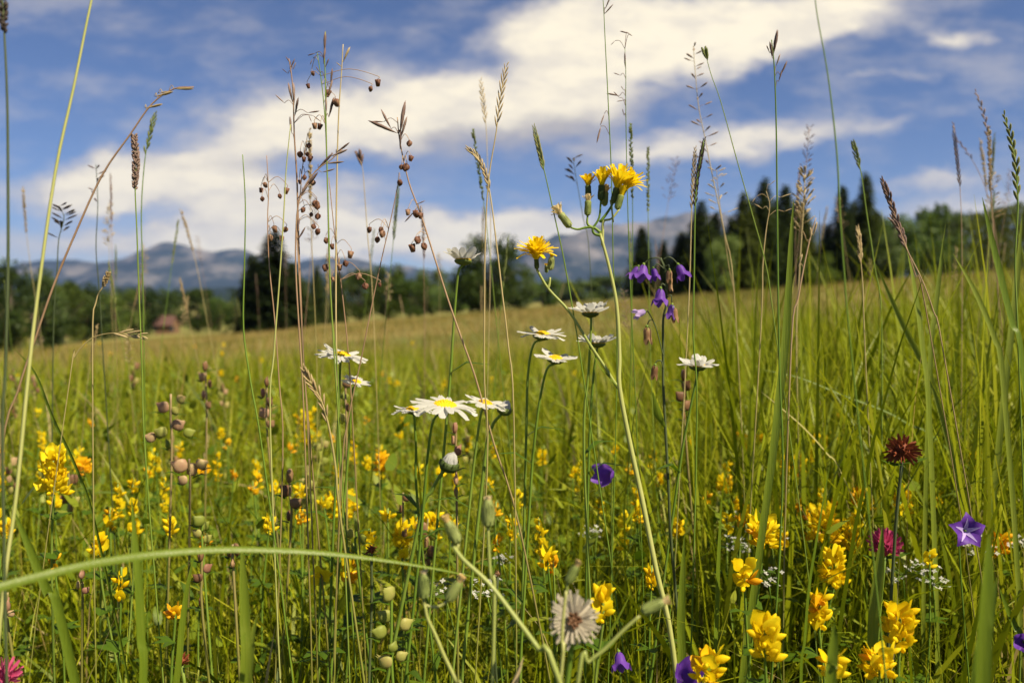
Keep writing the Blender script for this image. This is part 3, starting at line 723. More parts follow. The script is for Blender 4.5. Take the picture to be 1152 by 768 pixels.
daisy(625, 404, 50, .62, .12, .12, .20, [(615, 416), (607, 452), (601, 500), (597, 550)], 'lower daisy of a stacked two, its raised petal towards its twin', 15, -.1, (7,))
daisy(664, 352, 49, .62, .00, .0, .48, [(665, 364), (662, 420), (657, 510)], 'white daisy with cupped petals seen from below, above another daisy', 13, .05)
daisy(672, 386, 47, .68, .03, .02, .42, [(671, 398), (667, 430), (662, 530)], 'white daisy with dense cupped petals behind the pale hawkweed stem', 15, .05)
daisy(785, 412, 49, .66, .06, .03, .32, [(784, 424), (774, 472), (764, 530)], 'lone white daisy near the brown seed spike below the violet bells', 12, -.05, (2,))

def daisy_bud(px, py, wpx, d, n, spx, label):
    c = at(px, py, d); n = Vector(n).normalized(); r = wpx / FPX * d / 2
    pts = [c - n * r * .8] + [at(x, y, d + .003 * i) for i, (x, y) in enumerate(spx)]; pts += to_ground(pts)
    root = plant('daisy_bud', label, 'flower bud', pts[-1], 'half closed daisy buds')
    b = MB(); tube(b, smooth_path(pts, 4), lambda t: .0010 + .0004 * t, 7); b.build('stem', M['stem_green'], root)
    u, w, n = frame(n); b = MB()
    lathe(b, c - n * r, n, [(0, r * .3), (r * .25, r * .8), (r * .7, r * 1.05), (r * 1.05, r * .9), (r * 1.15, r * .7)], 16)
    for k in range(26):
        a = k * 2.39996; o = u * math.cos(a) + w * math.sin(a); t = (k % 3) / 3; p0 = c + o * r * (.85 + .15 * t) - n * r * (.75 - .6 * t)
        ribbon(b, [p0, p0 + n * r * .3 + o * r * .10, p0 + n * r * .62 + o * r * .03], lambda q: r * .4 * (1 - .85 * q), n.cross(o), .3)
    b.build('bracts', M['bract'], root); b = MB()
    for k in range(13):
        a = 6.283 * k / 13; o = u * math.cos(a) + w * math.sin(a)
        petal_strip(b, c + o * r * .75, n, -o, r * random.Random(k).uniform(.9, 1.25), r * .5, .15 + .15 * (k % 2), .5, rng)
    b.build('petals', M['white'], root)
daisy_bud(568, 459, 17, .635, (.35, -.1, 1), [(562, 468), (553, 482), (544, 530)], 'half closed white daisy bud next to the tilted daisy')
daisy_bud(506, 520, 23, .59, (.35, -.25, 1), [(497, 532), (486, 552), (470, 595)], 'half closed daisy bud before the pink seed pods under the largest daisy')

# ---- hawkweed: two branches of yellow heads
def hawk_head(root, c, axis, L, spread, mat_pet, name='flower_head', n_lig=26, rr=None, lig=1.0, bud=False):
    """c: where the peduncle ends. Vase of bracts with a fan of strap florets on top; the florets are the head's sub-part."""
    rr = rr or rng; u, w, a = frame(axis); r = L * .215
    b = MB(); lathe(b, c, a, [(0, r * .30), (L * .10, r * .80), (L * .30, r * 1.08), (L * .6, r * .90), (L * .92, r * (1.05 if not bud else .55)), (L * 1.0, r * (.9 if not bud else .25))], 14, lobes=lambda g, t: 1 + .05 * math.cos(7 * g))
    for k in range(16):
        g = 6.283 * k / 16; o = u * math.cos(g) + w * math.sin(g); st = (k % 2) * .12
        ribbon(b, [c + o * r * 1.0 + a * L * (.1 + st), c + o * r * 1.12 + a * L * (.4 + st), c + o * r * .98 + a * L * (.85 + st * .6)], lambda q: r * .5 * (1 - .8 * q), a.cross(o), .3)
    h = b.build(name, M['bract_pale'] if bud or lig < .8 else M['bract'], root)
    if not bud or lig > 0:
        b = MB()
        for k in range(n_lig):
            g = k * 2.39996; q = math.sqrt((k + .5) / n_lig); o = u * math.cos(g) + w * math.sin(g)
            ll = L * lig * rr.uniform(.75, 1.12); sp = spread * q * rr.uniform(.7, 1.2)
            p0 = c + a * L * .9 + o * r * .6 * q; d1 = (a * math.cos(sp * .6) + o * math.sin(sp * .6)); d2 = (a * math.cos(sp * 1.25) + o * math.sin(sp * 1.25))
            p1 = p0 + d1 * ll * .5; p2 = p1 + d2 * ll * .5
            ribbon(b, smooth_path([p0, p1, p2], 2), lambda t: .0028 * (.55 + .55 * t if t < .85 else .75), a.cross(o) if o.length else u, .35)
        f = b.build('florets', mat_pet, None)
        for v in f.data.vertices: v.co -= root.location
        f.parent = h
    return h
D0 = .62
hp = stem_pts([(675, 262), (686, 303), (694, 345), (697, 400), (697, 435), (708, 495), (722, 560), (738, 640), (757, 730)], (D0, .60))
hk = plant('hawkweed', 'tall yellow hawkweed, highest bloom cluster in the meadow, on a pale branching stem', 'flower', hp[-1])
b = MB(); tube(b, hp, lambda t: .0010 + .0008 * min(1, t * 1.6), 8); b.build('stem', M['stem_pale'], hk)
def br(pts, r0=.0007, r1=.0012, d=D0, mat='stem_pale'):
    b = MB(); tube(b, smooth_path([at(x, y, d) for x, y in pts], 4), lambda t: r0 + (r1 - r0) * t, 6); b.build('branch', M[mat], hk)
br([(676, 225), (674, 245), (667, 257), (669, 263), (676, 265)], mat='stem_green')
br([(642, 256), (650, 258), (659, 256), (668, 256), (676, 262)], mat='stem_green')
br([(661, 243), (661, 252), (668, 257)], mat='stem_green'); br([(690, 228), (684, 238), (675, 250)], mat='stem_green')
br([(697, 235), (688, 246), (679, 249), (678, 262), (678, 276)]); br([(690, 250), (687, 225)], .0006, .0008)
br([(604, 303), (617, 325), (640, 350), (662, 385), (680, 412), (690, 428), (697, 438)], .0010, .0013); br([(619, 312), (618, 320), (616, 325)])
V3 = lambda x, y, z: Vector((x, y, z))
hawk_head(hk, at(676, 226, D0), V3(.06, 0, 1), .0110, .60, M['hawk'], n_lig=40, lig=1.15)
hawk_head(hk, at(690, 229, D0), V3(.22, -.15, 1), .0110, .95, M['hawk'], n_lig=46, lig=1.55)
hawk_head(hk, at(694, 226, D0 + .01), V3(.62, -.1, 1), .0105, 1.05, M['hawk'], n_lig=40, lig=1.55)
hawk_head(hk, at(694, 236, D0 - .006), V3(.30, 0, 1), .0105, .35, M['hawk'], n_lig=20, lig=.75)
hawk_head(hk, at(662, 224, D0 + .004), V3(-.03, 0, 1), .0095, .8, M['hawk'], n_lig=26, lig=.95)
hawk_head(hk, at(661, 243, D0), V3(.04, 0, 1), .0105, .6, M['wilt'], n_lig=16, lig=.55)
hawk_head(hk, at(680, 232, D0 + .012), V3(.08, 0, 1), .0100, .7, M['wilt'], n_lig=14, lig=.6)
hawk_head(hk, at(642, 256, D0), V3(-.75, 0, 1), .0120, .8, M['wilt'], n_lig=18, lig=.7)
hawk_head(hk, at(604, 303, D0), V3(-.06, -.22, 1), .0075, 1.35, M['hawk'], n_lig=70, lig=2.25)
hawk_head(hk, at(619, 304, D0), V3(.12, 0, 1), .0105, .3, M['hawk'], name='bud', n_lig=8, lig=.22, bud=True)
hawk_head(hk, at(615, 307, D0 + .01), V3(-.05, 0, 1), .006, .3, M['hawk'], name='bud', n_lig=6, lig=.2, bud=True)
b = MB(); p = at(696, 433, D0); ribbon(b, [p, p + V3(-.012, 0, .012), p + V3(-.022, 0, .028)], lambda t: .005 * (1 - .85 * t), (0.3, 1, 0), .4); b.build('leaf', M['blade'], hk)

# ---- violet bellflowers
def bell(root, top, axis, L, mat, name='bell', flare=1.0):
    """Hanging bell: the mouth lies along axis. Calyx with thin sepals is its sub-part."""
    u, w, a = frame(axis); n = 30; vs = []; fs = []
    prof = [(0, .16), (.10, .34), (.28, .46), (.50, .50), (.68, .56), (.84, .68), (1.0, .86)]
    for i, (t, r) in enumerate(prof):
        for k in range(n):
            g = 6.283 * k / n; lobe = math.cos(5 * g); cut = max(0, (t - .55) / .45)
            tt = t + cut * (lobe * .20 - .08); rr = r * .62 * (1 + (flare - 1) * t) * (1 + cut * .06 * lobe)
            vs.append(top + a * (L * tt) + (u * math.cos(g) + w * math.sin(g)) * (L * rr))
    for i in range(len(prof) - 1):
        for k in range(n):
            p, q = i * n + k, i * n + (k + 1) % n; fs.append((p, q, q + n, p + n))
    b = MB(); b.add(vs, fs); h = b.build(name, mat, root)
    b = MB(); ovoid(b, top - a * L * .05, a, L * .26, L * .12, 8)
    for k in range(5):
        g = 6.283 * (k + .5) / 5; o = u * math.cos(g) + w * math.sin(g)
        ribbon(b, [top + o * L * .1, top + o * L * .30 + a * L * .02, top + o * L * .50 + a * L * .22], lambda t: L * .07 * (1 - .8 * t), a.cross(o), .2)
    c = b.build('calyx', M['stem_green'], None)
    for v in c.data.vertices: v.co -= root.location
    c.parent = h; return h
D1 = .655
bp = stem_pts([(743, 290), (749, 305), (750, 325), (749, 345), (746, 360), (746, 395), (746, 430), (748, 470), (752, 545), (756, 620)], (D1, .67))
bf = plant('bellflower', 'spray of drooping violet bellflowers with some brown withered bells, before the dark spruces', 'flower', bp[-1])
b = MB(); tube(b, bp, lambda t: .0007 + .0005 * t, 6); b.build('stem', M['stem_dark'], bf)
def bbr(pts):
    b = MB(); tube(b, smooth_path([at(x, y, D1) for x, y in pts], 4), .00045, 5); b.build('branch', M['stem_dark'], bf)
bbr([(748, 303), (742, 291), (732, 291), (724, 297)]); bbr([(748, 303), (740, 297), (735, 301)]); bbr([(746, 292), (752, 289), (758, 292), (763, 298)])
bbr([(748, 300), (752, 298), (753, 303)]); bbr([(749, 322), (745, 319), (743, 324)]); bbr([(750, 335), (755, 332), (756, 341)])
bbr([(746, 400), (742, 383), (737, 366), (730, 352), (726, 349)]); bbr([(740, 375), (735, 361), (730, 361), (728, 367)]); bbr([(746, 415), (744, 406), (739, 406), (737, 410)])
for px, py, ax, L, mt, fl in [(724, 298, (-.15, -.2, -1), .0135, 'violet', 1.25), (718, 300, (-.45, .2, -1), .0115, 'violet', 1.1), (735, 302, (.25, -.1, -1), .0105, 'violet', .8),
                              (763, 298, (.45, -.1, -1), .0135, 'violet', 1.0), (743, 325, (-.05, -.15, -1), .0145, 'violet', 1.0), (756, 343, (-.15, 0, -1), .0120, 'violet', .8),
                              (726, 350, (-1, -.15, -.35), .0105, 'lilac', .9)]:
    bell(bf, at(px, py, D1), Vector(ax), L * .82, M[mt], flare=fl)
for px, py, ax, L in [(753, 304, (0, 0, -1), .0090), (758, 346, (.1, 0, -1), .0105), (728, 368, (.05, 0, -1), .0120), (737, 411, (-.1, 0, -1), .0100), (754, 318, (.1, 0, -1), .006)]:
    h = bell(bf, at(px, py, D1), Vector(ax), L, M['brownb'], name='withered_bell', flare=.55)
b = MB(); p = at(748, 480, .66); ribbon(b, [p, p + V3(-.006, -.004, .010), p + V3(-.010, -.006, .026)], lambda t: .006 * math.sin(math.pi * (.1 + .85 * t)), (1, 0, .2), .4); b.build('leaf', M['blade'], bf)

def lone_bell(px, py, wpx, d, axis, label, mat='violet', star=False):
    c = at(px, py, d); L = wpx / FPX * d * .95; ax = Vector(axis).normalized()
    pts = [c - ax * L * .1, c - ax * L * .35 + V3(0, .004, -.003), c + V3(.004, .012, -.05)]; pts += to_ground(pts)
    r = plant('bellflower', label, 'flower', pts[-1], 'single violet bellflowers in the grass')
    b = MB(); tube(b, smooth_path(pts, 4), .0006, 6); b.build('stem', M['stem_green'], r)
    if not star: bell(r, c - ax * L * .3, ax, L, M[mat], flare=1.1)
    else:
        u, w, a = frame(ax); b = MB(); s = MB()
        for k in range(5):
            g = 6.283 * k / 5 + .3; o = u * math.cos(g) + w * math.sin(g); e = a.cross(o)
            rg = [c - a * L * .25, c + o * L * .22 - a * L * .02, c + o * L * .42 + a * L * .08, c + o * L * .62 + a * L * .02]
            ribbon(b, smooth_path(rg, 2), lambda t: L * (.12 + .46 * math.sin(math.pi * min(.98, .18 + .72 * t))) * (1 - .92 * max(0, (t - .42) / .58)), e, .3)
            ribbon(s, [p + a * L * .03 for p in rg[:3]], lambda t: L * .16 * (1 - t) + .0004, e, .3)
        b.build('petals', M['violet'], r); s.build('pale_centre', M['star'], r)
    return r
lone_bell(1088, 597, 36, .60, (-.05, -1, .25), 'open violet bellflower with a pale star-shaped centre', star=True)
lone_bell(685, 533, 24, .80, (-.5, -.6, .1), 'violet bellflower alone in the grass beside the pale hawkweed stem')
lone_bell(697, 739, 20, .60, (.1, -.5, -.8), 'small violet bellflower beside the fluffy seed head')
lone_bell(769, 765, 30, .55, (.2, -.5, .6), 'violet bellflower cut by the picture edge beside a yellow pea flower')
lone_bell(1152, 722, 18, .58, (-.4, -.6, .2), 'violet bellflower cut by the picture side in shady grass')

# ---- clovers
def clover(px, py, wpx, d, label, mat, n=60, seed=1, withered=False, name='clover_flower', hang=0.0):
    rr = random.Random(seed); c = at(px, py, d); Rr = wpx / FPX * d / 2
    pts = [c - V3(0, 0, Rr * .7), c + V3(rr.uniform(-.004, .004), .004, -.06)]; pts += to_ground(pts)
    r = plant(name, label, 'flower', pts[-1])
    b = MB(); tube(b, smooth_path(pts, 4), .0011, 6); b.build('stem', M['stem_dark' if withered else 'stem_green'], r)
    b = MB()
    for k in range(n):
        z = 1 - 1.75 * (k + .5) / n; a = k * 2.39996; q = math.sqrt(max(0, 1 - z * z)); o = Vector((q * math.cos(a), q * math.sin(a), z))
        dr = (o + V3(0, 0, .55 if not withered else rr.uniform(-.5, .7)) + V3(rr.uniform(-.2, .2), rr.uniform(-.2, .2), 0)).normalized(); ll = Rr * rr.uniform(.55, .8)
        p0 = c + o * Rr * .38; s = dr.cross(V3(rr.random() + .1, rr.random(), .2)).normalized()
        bend = V3(0, 0, -.25) if withered else V3(0, 0, .1)
        ribbon(b, [p0, p0 + dr * ll * .5, p0 + dr * ll + bend * ll * .5], lambda t: Rr * (.20 if not withered else .15) * (.5 + .8 * math.sin(math.pi * (.1 + .8 * t))), s, .6)
    ovoid(b, c, (0, 0, 1), Rr * 1.3, Rr * .5, 10)
    b.build('flower_head', mat, r)
    for s in (-1, 1):
        b = MB(); p = c - V3(0, 0, Rr * .8); o = V3(s * .9, rr.uniform(-.4, .4), .15).normalized()
        ribbon(b, [p, p + o * Rr * .8, p + o * Rr * 1.6 + V3(0, 0, Rr * .1)], lambda t: Rr * .55 * math.sin(math.pi * (.12 + .85 * t)), (0, 1, .3), .3); b.build('leaf', M['herb'], r)
    return r
clover(1015, 507, 37, .62, 'withered dark red clover head on a bare stem above yellow flowers', M['maroon'], 75, 3, True)
clover(996, 614, 36, .66, 'pinkish red clover flower behind an upright grass blade', M['clover'], 70, 4)
clover(6, 760, 36, .52, 'pink clover flower cut off at the bottom corner of the picture', M['clover'], 60, 5)
clover(205, 743, 17, .58, 'small dark maroon clover bud low in the grass near the picture bottom', M['maroon'], 30, 6)
clover(418, 618, 15, .66, 'very small dark brown flower head touching the long arching blade', M['maroon'], 34, 7, True)
clover(560, 645, 0.1 * 100, .62, 'tiny brown flower head under the blurred hawkweed buds', M['brownb'], 24, 8, True)

# ---- quaking grass: hair-thin branches with hanging heart-shaped spikelets
def quaking_mesh(L):
    b = MB(); n = 10; prof = [(0, .05), (.08, .22), (.25, .42), (.48, .48), (.70, .40), (.88, .22), (1, .03)]
    lathe(b, (0, 0, 0), (0, 0, -1), [(t * L, r * L) for t, r in prof], n, flat=.62)
    for k in range(5):
        for s in (-1, 1):
            z = -L * (.08 + .16 * k); w = L * (.40 - .05 * k)
            ovoid(b, (s * w * .62, 0, z - L * .10), (s * .55, 0, -1), L * .34, L * .13, 6, flat=1.5, k=4)
    o = b.build('spikelet', M['quake']); me = o.data; bpy.data.objects.remove(o); return me
QM = [quaking_mesh(.0050), quaking_mesh(.0058), quaking_mesh(.0044)]
def spikelet(root, p, scale=1.0):
    o = bpy.data.objects.new('spikelet', QM[rng.randrange(3)]); COL.objects.link(o); o.parent = root
    o.location = Vector(p) - root.location; o.rotation_euler = (rng.uniform(-.35, .35), rng.uniform(-.35, .35), rng.uniform(0, 6.28)); o.scale = (scale,) * 3
    return o
def quaking(label, stem, d, spikes, mat='stem_pink', r=.0006):
    pts = stem_pts(stem, d); root = plant('quaking_grass', label, 'grass stem', pts[-1], 'quaking grass stems against the sky')
    b = MB(); tube(b, pts, lambda t: r * (.5 + .6 * t), 5); b.build('stem', M[mat], root)
    sp = [at(x, y, d if not isinstance(d, tuple) else d[0]) for x, y in stem]; br_ = MB()
    for x, y in spikes:
        dd = (d if not isinstance(d, tuple) else d[0]) + rng.uniform(-.012, .012); p = at(x, y - 3, dd)
        cand = [q for q in pts if q.z > p.z - .012] or pts[:2]
        q = min(cand, key=lambda q: (q - p).length + abs(q.z - p.z - .004) * .3)
        m = (q + p) * .5 + V3(0, 0, .006); tube(br_, smooth_path([q, m, p + V3(0, 0, .002), p], 4), .00022, 4); spikelet(root, p, rng.uniform(.75, 1.1))
    if br_.v: br_.build('branch', M['stem_pink'], root)
    return root
quaking('mauve quaking grass with the highest group of dangling round spikelets', [(357, 60), (362, 95), (366, 140), (368, 200), (370, 260), (372, 340), (380, 420), (384, 520)], .63,
        [(351, 83), (346, 97), (370, 104), (377, 114), (354, 141), (361, 142), (425, 92), (417, 100)], 'stem_green')
quaking('quaking grass with a dense bunch of spikelets beside the slanting dark oat head', [(345, 158), (340, 190), (338, 215), (334, 250), (337, 320), (342, 410), (348, 520)], .64,
        [(348, 164), (338, 173), (345, 174), (342, 179), (350, 178), (343, 200), (352, 205), (337, 205), (342, 236), (356, 228), (357, 232), (351, 242), (358, 243), (353, 255), (358, 260)])
quaking('quaking grass with few spikelets hanging on the mountain side of the big cluster', [(300, 175), (302, 215), (301, 250), (303, 300), (309, 360), (314, 430), (318, 520)], .63,
        [(297, 208), (294, 214), (295, 224), (323, 214), (314, 221), (308, 257), (304, 267), (322, 258), (317, 268)])
quaking('quaking grass whose last spikelets hang low before the far trees', [(370, 200), (374, 240), (378, 275), (385, 330), (392, 400), (398, 500)], .66,
        [(367, 270), (373, 277), (366, 300), (382, 300), (388, 296), (395, 285), (374, 314), (404, 310), (410, 321), (427, 321)])
quaking('thin leaning quaking grass ending in one dark round spikelet', [(448, 206), (440, 245), (428, 297), (418, 345), (406, 405), (392, 470), (384, 540)], .62,
        [(450, 205), (416, 258), (429, 258), (431, 262), (425, 269)])
def extra_spikelets(root, d, lst, pts):
    b = MB()
    for x, y in lst:
        p = at(x, y - 3, d); q = min(pts, key=lambda q: (q - p).length); m = (p + q) * .5 + V3(0, 0, .005)
        tube(b, smooth_path([q, m, p], 4), .00022, 4); spikelet(root, p, rng.uniform(.75, 1.1))
    b.build('branch', M['stem_pink'], root)

# ---- tall grasses with digitised stems
def oat(mb, p, d, L, w=.16):
    """A slim pointed spikelet of overlapping scales."""
    d = Vector(d).normalized(); u, v, d = frame(d)
    for k, (o, s) in enumerate(((0, 1), (.18, .9), (-.14, .85))):
        ovoid(mb, p + d * L * (.5 + .12 * k) + u * L * o * .35, d + u * o * .5, L * s, L * w * .5, 6, k=4)
def head_spike(mb, pts, L=.008, n=22, w=.2):
    """Alternating spikelets pressed to the stem top (pts from the tip down)."""
    m = len(pts)
    for k in range(n):
        t = k / n * (m - 1); i = min(int(t), m - 2); p = pts[i].lerp(pts[i + 1], t - i); d = (pts[i] - pts[i + 1]).normalized()
        s = d.cross(V3(0, 1, 0)).normalized() * (1 if k % 2 else -1)
        oat(mb, p, d + s * .28 + V3(0, rng.uniform(-.25, .25), 0), L * (.55 + .45 * min(1, k / n * 3)), w)
def head_dense(mb, pts, r, n=130):
    m = len(pts)
    for k in range(n):
        t = rng.random(); x = t * (m - 1); i = min(int(x), m - 2); p = pts[i].lerp(pts[i + 1], x - i); d = (pts[i] - pts[i + 1]).normalized(); u, v, d = frame(d)
        a = rng.uniform(0, 6.28); o = u * math.cos(a) + v * math.sin(a); rr = r * (.35 + .65 * math.sin(math.pi * min(.96, .12 + t * .85)) ** .6)
        ovoid(mb, p + o * rr * .6, d * .8 + o * .7, r * 1.2, r * .28, 5, k=3)
def head_panicle(mb, pts, reach, n=14, L=.006, droop=.3, w=.2):
    m = len(pts)
    for k in range(n):
        t = (k + rng.random()) / n; x = t * (m - 1); i = min(int(x), m - 2); p = pts[i].lerp(pts[i + 1], x - i); a = rng.uniform(0, 6.28)
        o = V3(math.cos(a), math.sin(a) * .6, 0); rr = reach * (.25 + .75 * t) * rng.uniform(.4, 1)
        q = p + o * rr + V3(0, 0, rr * (.9 - droop * 1.5)); tube(mb, [p, (p + q) * .5 + V3(0, 0, rr * .15), q], .00018, 3)
        oat(mb, q, o * .7 + V3(0, 0, .9 - droop * 2), L * rng.uniform(.8, 1.15), w)
        if rng.random() < .6: oat(mb, p.lerp(q, .6), o * .6 + V3(0, 0, .6 - droop), L * .85, w)

def tall(label, pts_px, d, rad=.0007, mat='stem_green', head=None, hm='seed_straw', name='tall_grass', group='tall grass stems against the sky', extra=None, **kw):
    pts = stem_pts(pts_px, d); root = plant(name, label, 'grass stem', pts[-1], group)
    b = MB(); tube(b, pts, lambda t: rad * (.38 + .36 * min(1, t * 2)), 6); b.build('stem', M[mat], root)
    if head:
        kind, upto = head
        dd = d[0] if isinstance(d, tuple) else d
        n = int(4 * upto); hp_ = pts[:n + 1]; b = MB()
        if kind == 'spike': head_spike(b, hp_, **kw)
        elif kind == 'dense': head_dense(b, hp_, **kw)
        else: head_panicle(b, hp_, **kw)
        b.build('seed_head', M[hm], root)
    if extra:
        dd = d[0] if isinstance(d, tuple) else d
        for x0, y0, x1, y1, L in extra:
            b = MB(); p, q = at(x0, y0, dd), at(x1, y1, dd); s = min(pts, key=lambda v: (v - p).length + (0 if v.z < p.z else .02))
            tube(b, smooth_path([s, (s + p) * .5 + V3(0, 0, .003), p], 3), .00022, 4); oat(b, p, q - p, max(L, (q - p).length) * .85, .13); b.build('spikelet', M[hm], root)
    return root, pts
r_, p_ = tall('dark blurred stem with a black head at the very edge of the picture', [(1, -18), (4, 20), (8, 110), (9, 200), (9, 300), (6, 420), (3, 520)], .44, .0010, 'stem_dark')
b = MB(); head_dense(b, p_[:6], .0026, 110); b.build('seed_head', M['seed_dark'], r_)
tall('long pale yellowish stem leaning across the sky corner, no seed head', [(116, -50), (103, 0), (83, 98), (62, 195), (42, 335), (31, 430), (18, 560), (0, 700)], (.50, .46), .0013, 'stem_pale')
r_, p_ = tall('pinkish bowed stem with nodding straw spikelets in the blue sky', [(218, 98), (196, 100), (171, 117), (146, 152), (115, 197), (85, 262), (60, 322), (40, 380), (20, 440), (0, 520)], .55, .0009, 'stem_pink',
               extra=[(196, 100, 219, 100, .010), (174, 109, 196, 103, .010), (163, 122, 184, 117, .010), (178, 105, 188, 103, .006)], hm='seed_straw')
r_, p_ = tall('upright green stem with a dense plump cylindrical head, below the nodding pink one', [(151, 152), (153, 182), (152, 212), (154, 260), (156, 320), (160, 420), (164, 520)], .60, .0007, 'stem_green')
b = MB(); head_dense(b, p_[:9], .0028, 240); b.build('seed_head', M['seed_mauve'], r_)
tall('bare green rush-like stem, straight and headless, beside the mountain', [(273, 174), (276, 230), (275, 300), (274, 370), (282, 430), (297, 520)], .60, .0008, 'stem_green')
r_, p_ = tall('thick dry pinkish stem slanting down behind the highest daisy, with dark brome spikelets', [(447, 132), (450, 160), (460, 205), (473, 240), (489, 290), (505, 340), (519, 380), (535, 425), (556, 500), (586, 600)], (.60, .62), .0010, 'stem_pink',
               extra=[(450, 150, 456, 112, .016), (451, 155, 458, 130, .012), (447, 150, 413, 135, .014), (440, 145, 428, 122, .012), (450, 168, 451, 145, .010), (466, 238, 455, 250, .009), (468, 230, 478, 226, .007), (432, 137, 416, 137, .010)], hm='seed_mauve')
extra_spikelets(r_, .60, [(461, 161), (463, 178), (452, 188), (458, 187), (459, 238), (467, 239), (474, 242), (463, 277), (476, 276), (470, 269)], p_)
tall('tall straw stem with a narrow spike head, in front of the second cloud bank', [(569, 76), (563, 110), (558, 150), (550, 200), (546, 265), (545, 350), (545, 430), (548, 530)], .60, .0008, 'stem_straw', ('spike', 2), 'seed_straw', L=.008, n=16, w=.14)
tall('short hooked straw stem bent at its tip beside the narrow straw spike', [(527, 168), (538, 178), (546, 196), (552, 222), (558, 270), (565, 330), (572, 390), (578, 470)], .61, .0008, 'stem_straw', ('spike', 3), 'seed_straw', L=.006, n=22, w=.22)
tall('slim ryegrass spike leaning beside the hawkweed blooms', [(601, 144), (607, 170), (613, 195), (622, 235), (634, 290), (648, 370), (660, 450)], .62, .0007, 'stem_green', ('spike', 2), 'seed_green', L=.006, n=22, w=.2)
tall('thin tall green stem whose oat head leaves the top of the picture', [(677, -12), (679, 8), (681, 50), (684, 110), (688, 200), (690, 300), (694, 420)], .66, .0006, 'stem_green', None, 'seed_mauve', extra=[(681, 10, 687, -4, .008), (680, 16, 690, 5, .006), (680, 128, 675, 142, .006), (676, 142, 671, 162, .006)])
tall('thin oat stem with sparse spread spikelets above the hawkweed', [(703, 55), (704, 80), (704, 120), (705, 180), (707, 260), (710, 340), (714, 430)], .72, .0006, 'stem_green', None, 'seed_mauve', extra=[(703, 75, 703, 58, .01), (698, 85, 690, 82, .006), (697, 108, 682, 105, .007), (697, 110, 690, 103, .006), (702, 113, 695, 114, .006), (702, 102, 700, 99, .005), (708, 38, 697, 35, .006), (705, 36, 710, 40, .006), (692, 46, 688, 50, .005), (702, 130, 700, 122, .006)])
tall('dark slender plantain-like spike rising beside the bellflowers', [(792, 158), (788, 180), (784, 205), (782, 237), (781, 300), (780, 380), (784, 470)], .63, .0008, 'stem_green', ('spike', 3), 'seed_dark', L=.005, n=34, w=.25)
tall('soft blurred tan spike right beside the dark slender spike', [(782, 168), (780, 200), (778, 240), (776, 310), (772, 400)], .74, .0007, 'stem_straw', ('spike', 2), 'seed_straw', L=.006, n=24, w=.2)
tall('blurred hazy panicle before the cloud edge, beside the dark slender spike', [(780, 52), (782, 80), (786, 120), (793, 155), (802, 200), (815, 262), (826, 330)], .88, .0007, 'stem_straw', ('panicle', 4), 'seed_mauve', reach=.010, n=26, L=.007)
tall('thin green stem with one oval tip leaning over the big spruce group', [(793, 58), (800, 84), (811, 115), (829, 180), (846, 240), (862, 300), (872, 370)], .70, .0006, 'stem_green', ('spike', .7), 'seed_green', L=.007, n=7, w=.25)
tall('straight green grass stem in front of the tallest spruce, with a ragged top', [(868, 45), (871, 75), (873, 130), (874, 200), (875, 300), (877, 420), (880, 560)], .60, .0009, 'stem_green', None, 'seed_mauve', extra=[(870, 62, 875, 32, .012), (869, 66, 866, 46, .010), (870, 60, 872, 42, .01), (878, 85, 886, 68, .008), (866, 60, 864, 55, .006), (873, 75, 878, 60, .008), (876, 92, 880, 78, .006)])
tall('blurred thin dark-green stem crossing the sky alone, its top out of the picture', [(914, -30), (919, 15), (929, 70), (936, 120), (942, 180), (945, 240), (950, 310), (958, 400)], .45, .0006, 'stem_green')
tall('drooping brown spike slanting in front of the rounded light green trees', [(993, 204), (1000, 222), (1008, 245), (1019, 278), (1036, 312), (1050, 350), (1062, 400)], .64, .0006, 'stem_pink', ('spike', 3), 'seed_mauve', L=.007, n=24, w=.22)
tall('blurred brown spike high over the wooded ridge', [(1098, 104), (1107, 130), (1112, 160), (1114, 200), (1118, 262), (1123, 330), (1128, 400)], .95, .0006, 'stem_pink', ('spike', 2), 'seed_mauve', L=.007, n=12, w=.22)
tall('green ryegrass spike leaning over the wooded ridge near the picture side', [(1130, 131), (1137, 155), (1142, 180), (1144, 205), (1145, 235), (1142, 300), (1146, 400)], .61, .0008, 'stem_green', ('spike', 4), 'seed_green', L=.0075, n=20, w=.22)
tall('faded green ryegrass tip in front of the sunlit spruce', [(960, 162), (964, 176), (969, 196), (975, 240), (984, 300), (992, 370)], .82, .0008, 'stem_green', ('spike', 2), 'seed_green', L=.008, n=12, w=.2)
tall('tan feathery head standing before the big spruce group', [(906, 195), (905, 212), (904, 235), (902, 262), (898, 330), (896, 400)], .90, .0009, 'stem_straw', ('panicle', 3), 'seed_straw', reach=.009, n=44, L=.008, droop=.15)
tall('mauve upright brome head, beside the highest quaking grass', [(325, 66), (328, 85), (330, 110), (331, 150), (334, 200), (336, 270), (339, 350), (344, 440)], .65, .0009, 'stem_pink', None, 'seed_mauve', extra=[(327, 72, 321, 63, .006), (326, 78, 332, 66, .006), (324, 83, 318, 78, .006), (330, 78, 333, 70, .005), (329, 115, 324, 92, .014), (331, 118, 330, 92, .014), (332, 130, 335, 112, .014), (328, 150, 326, 130, .012), (320, 116, 309, 106, .007), (346, 127, 360, 125, .007), (352, 130, 361, 137, .007), (347, 129, 350, 136, .006)])
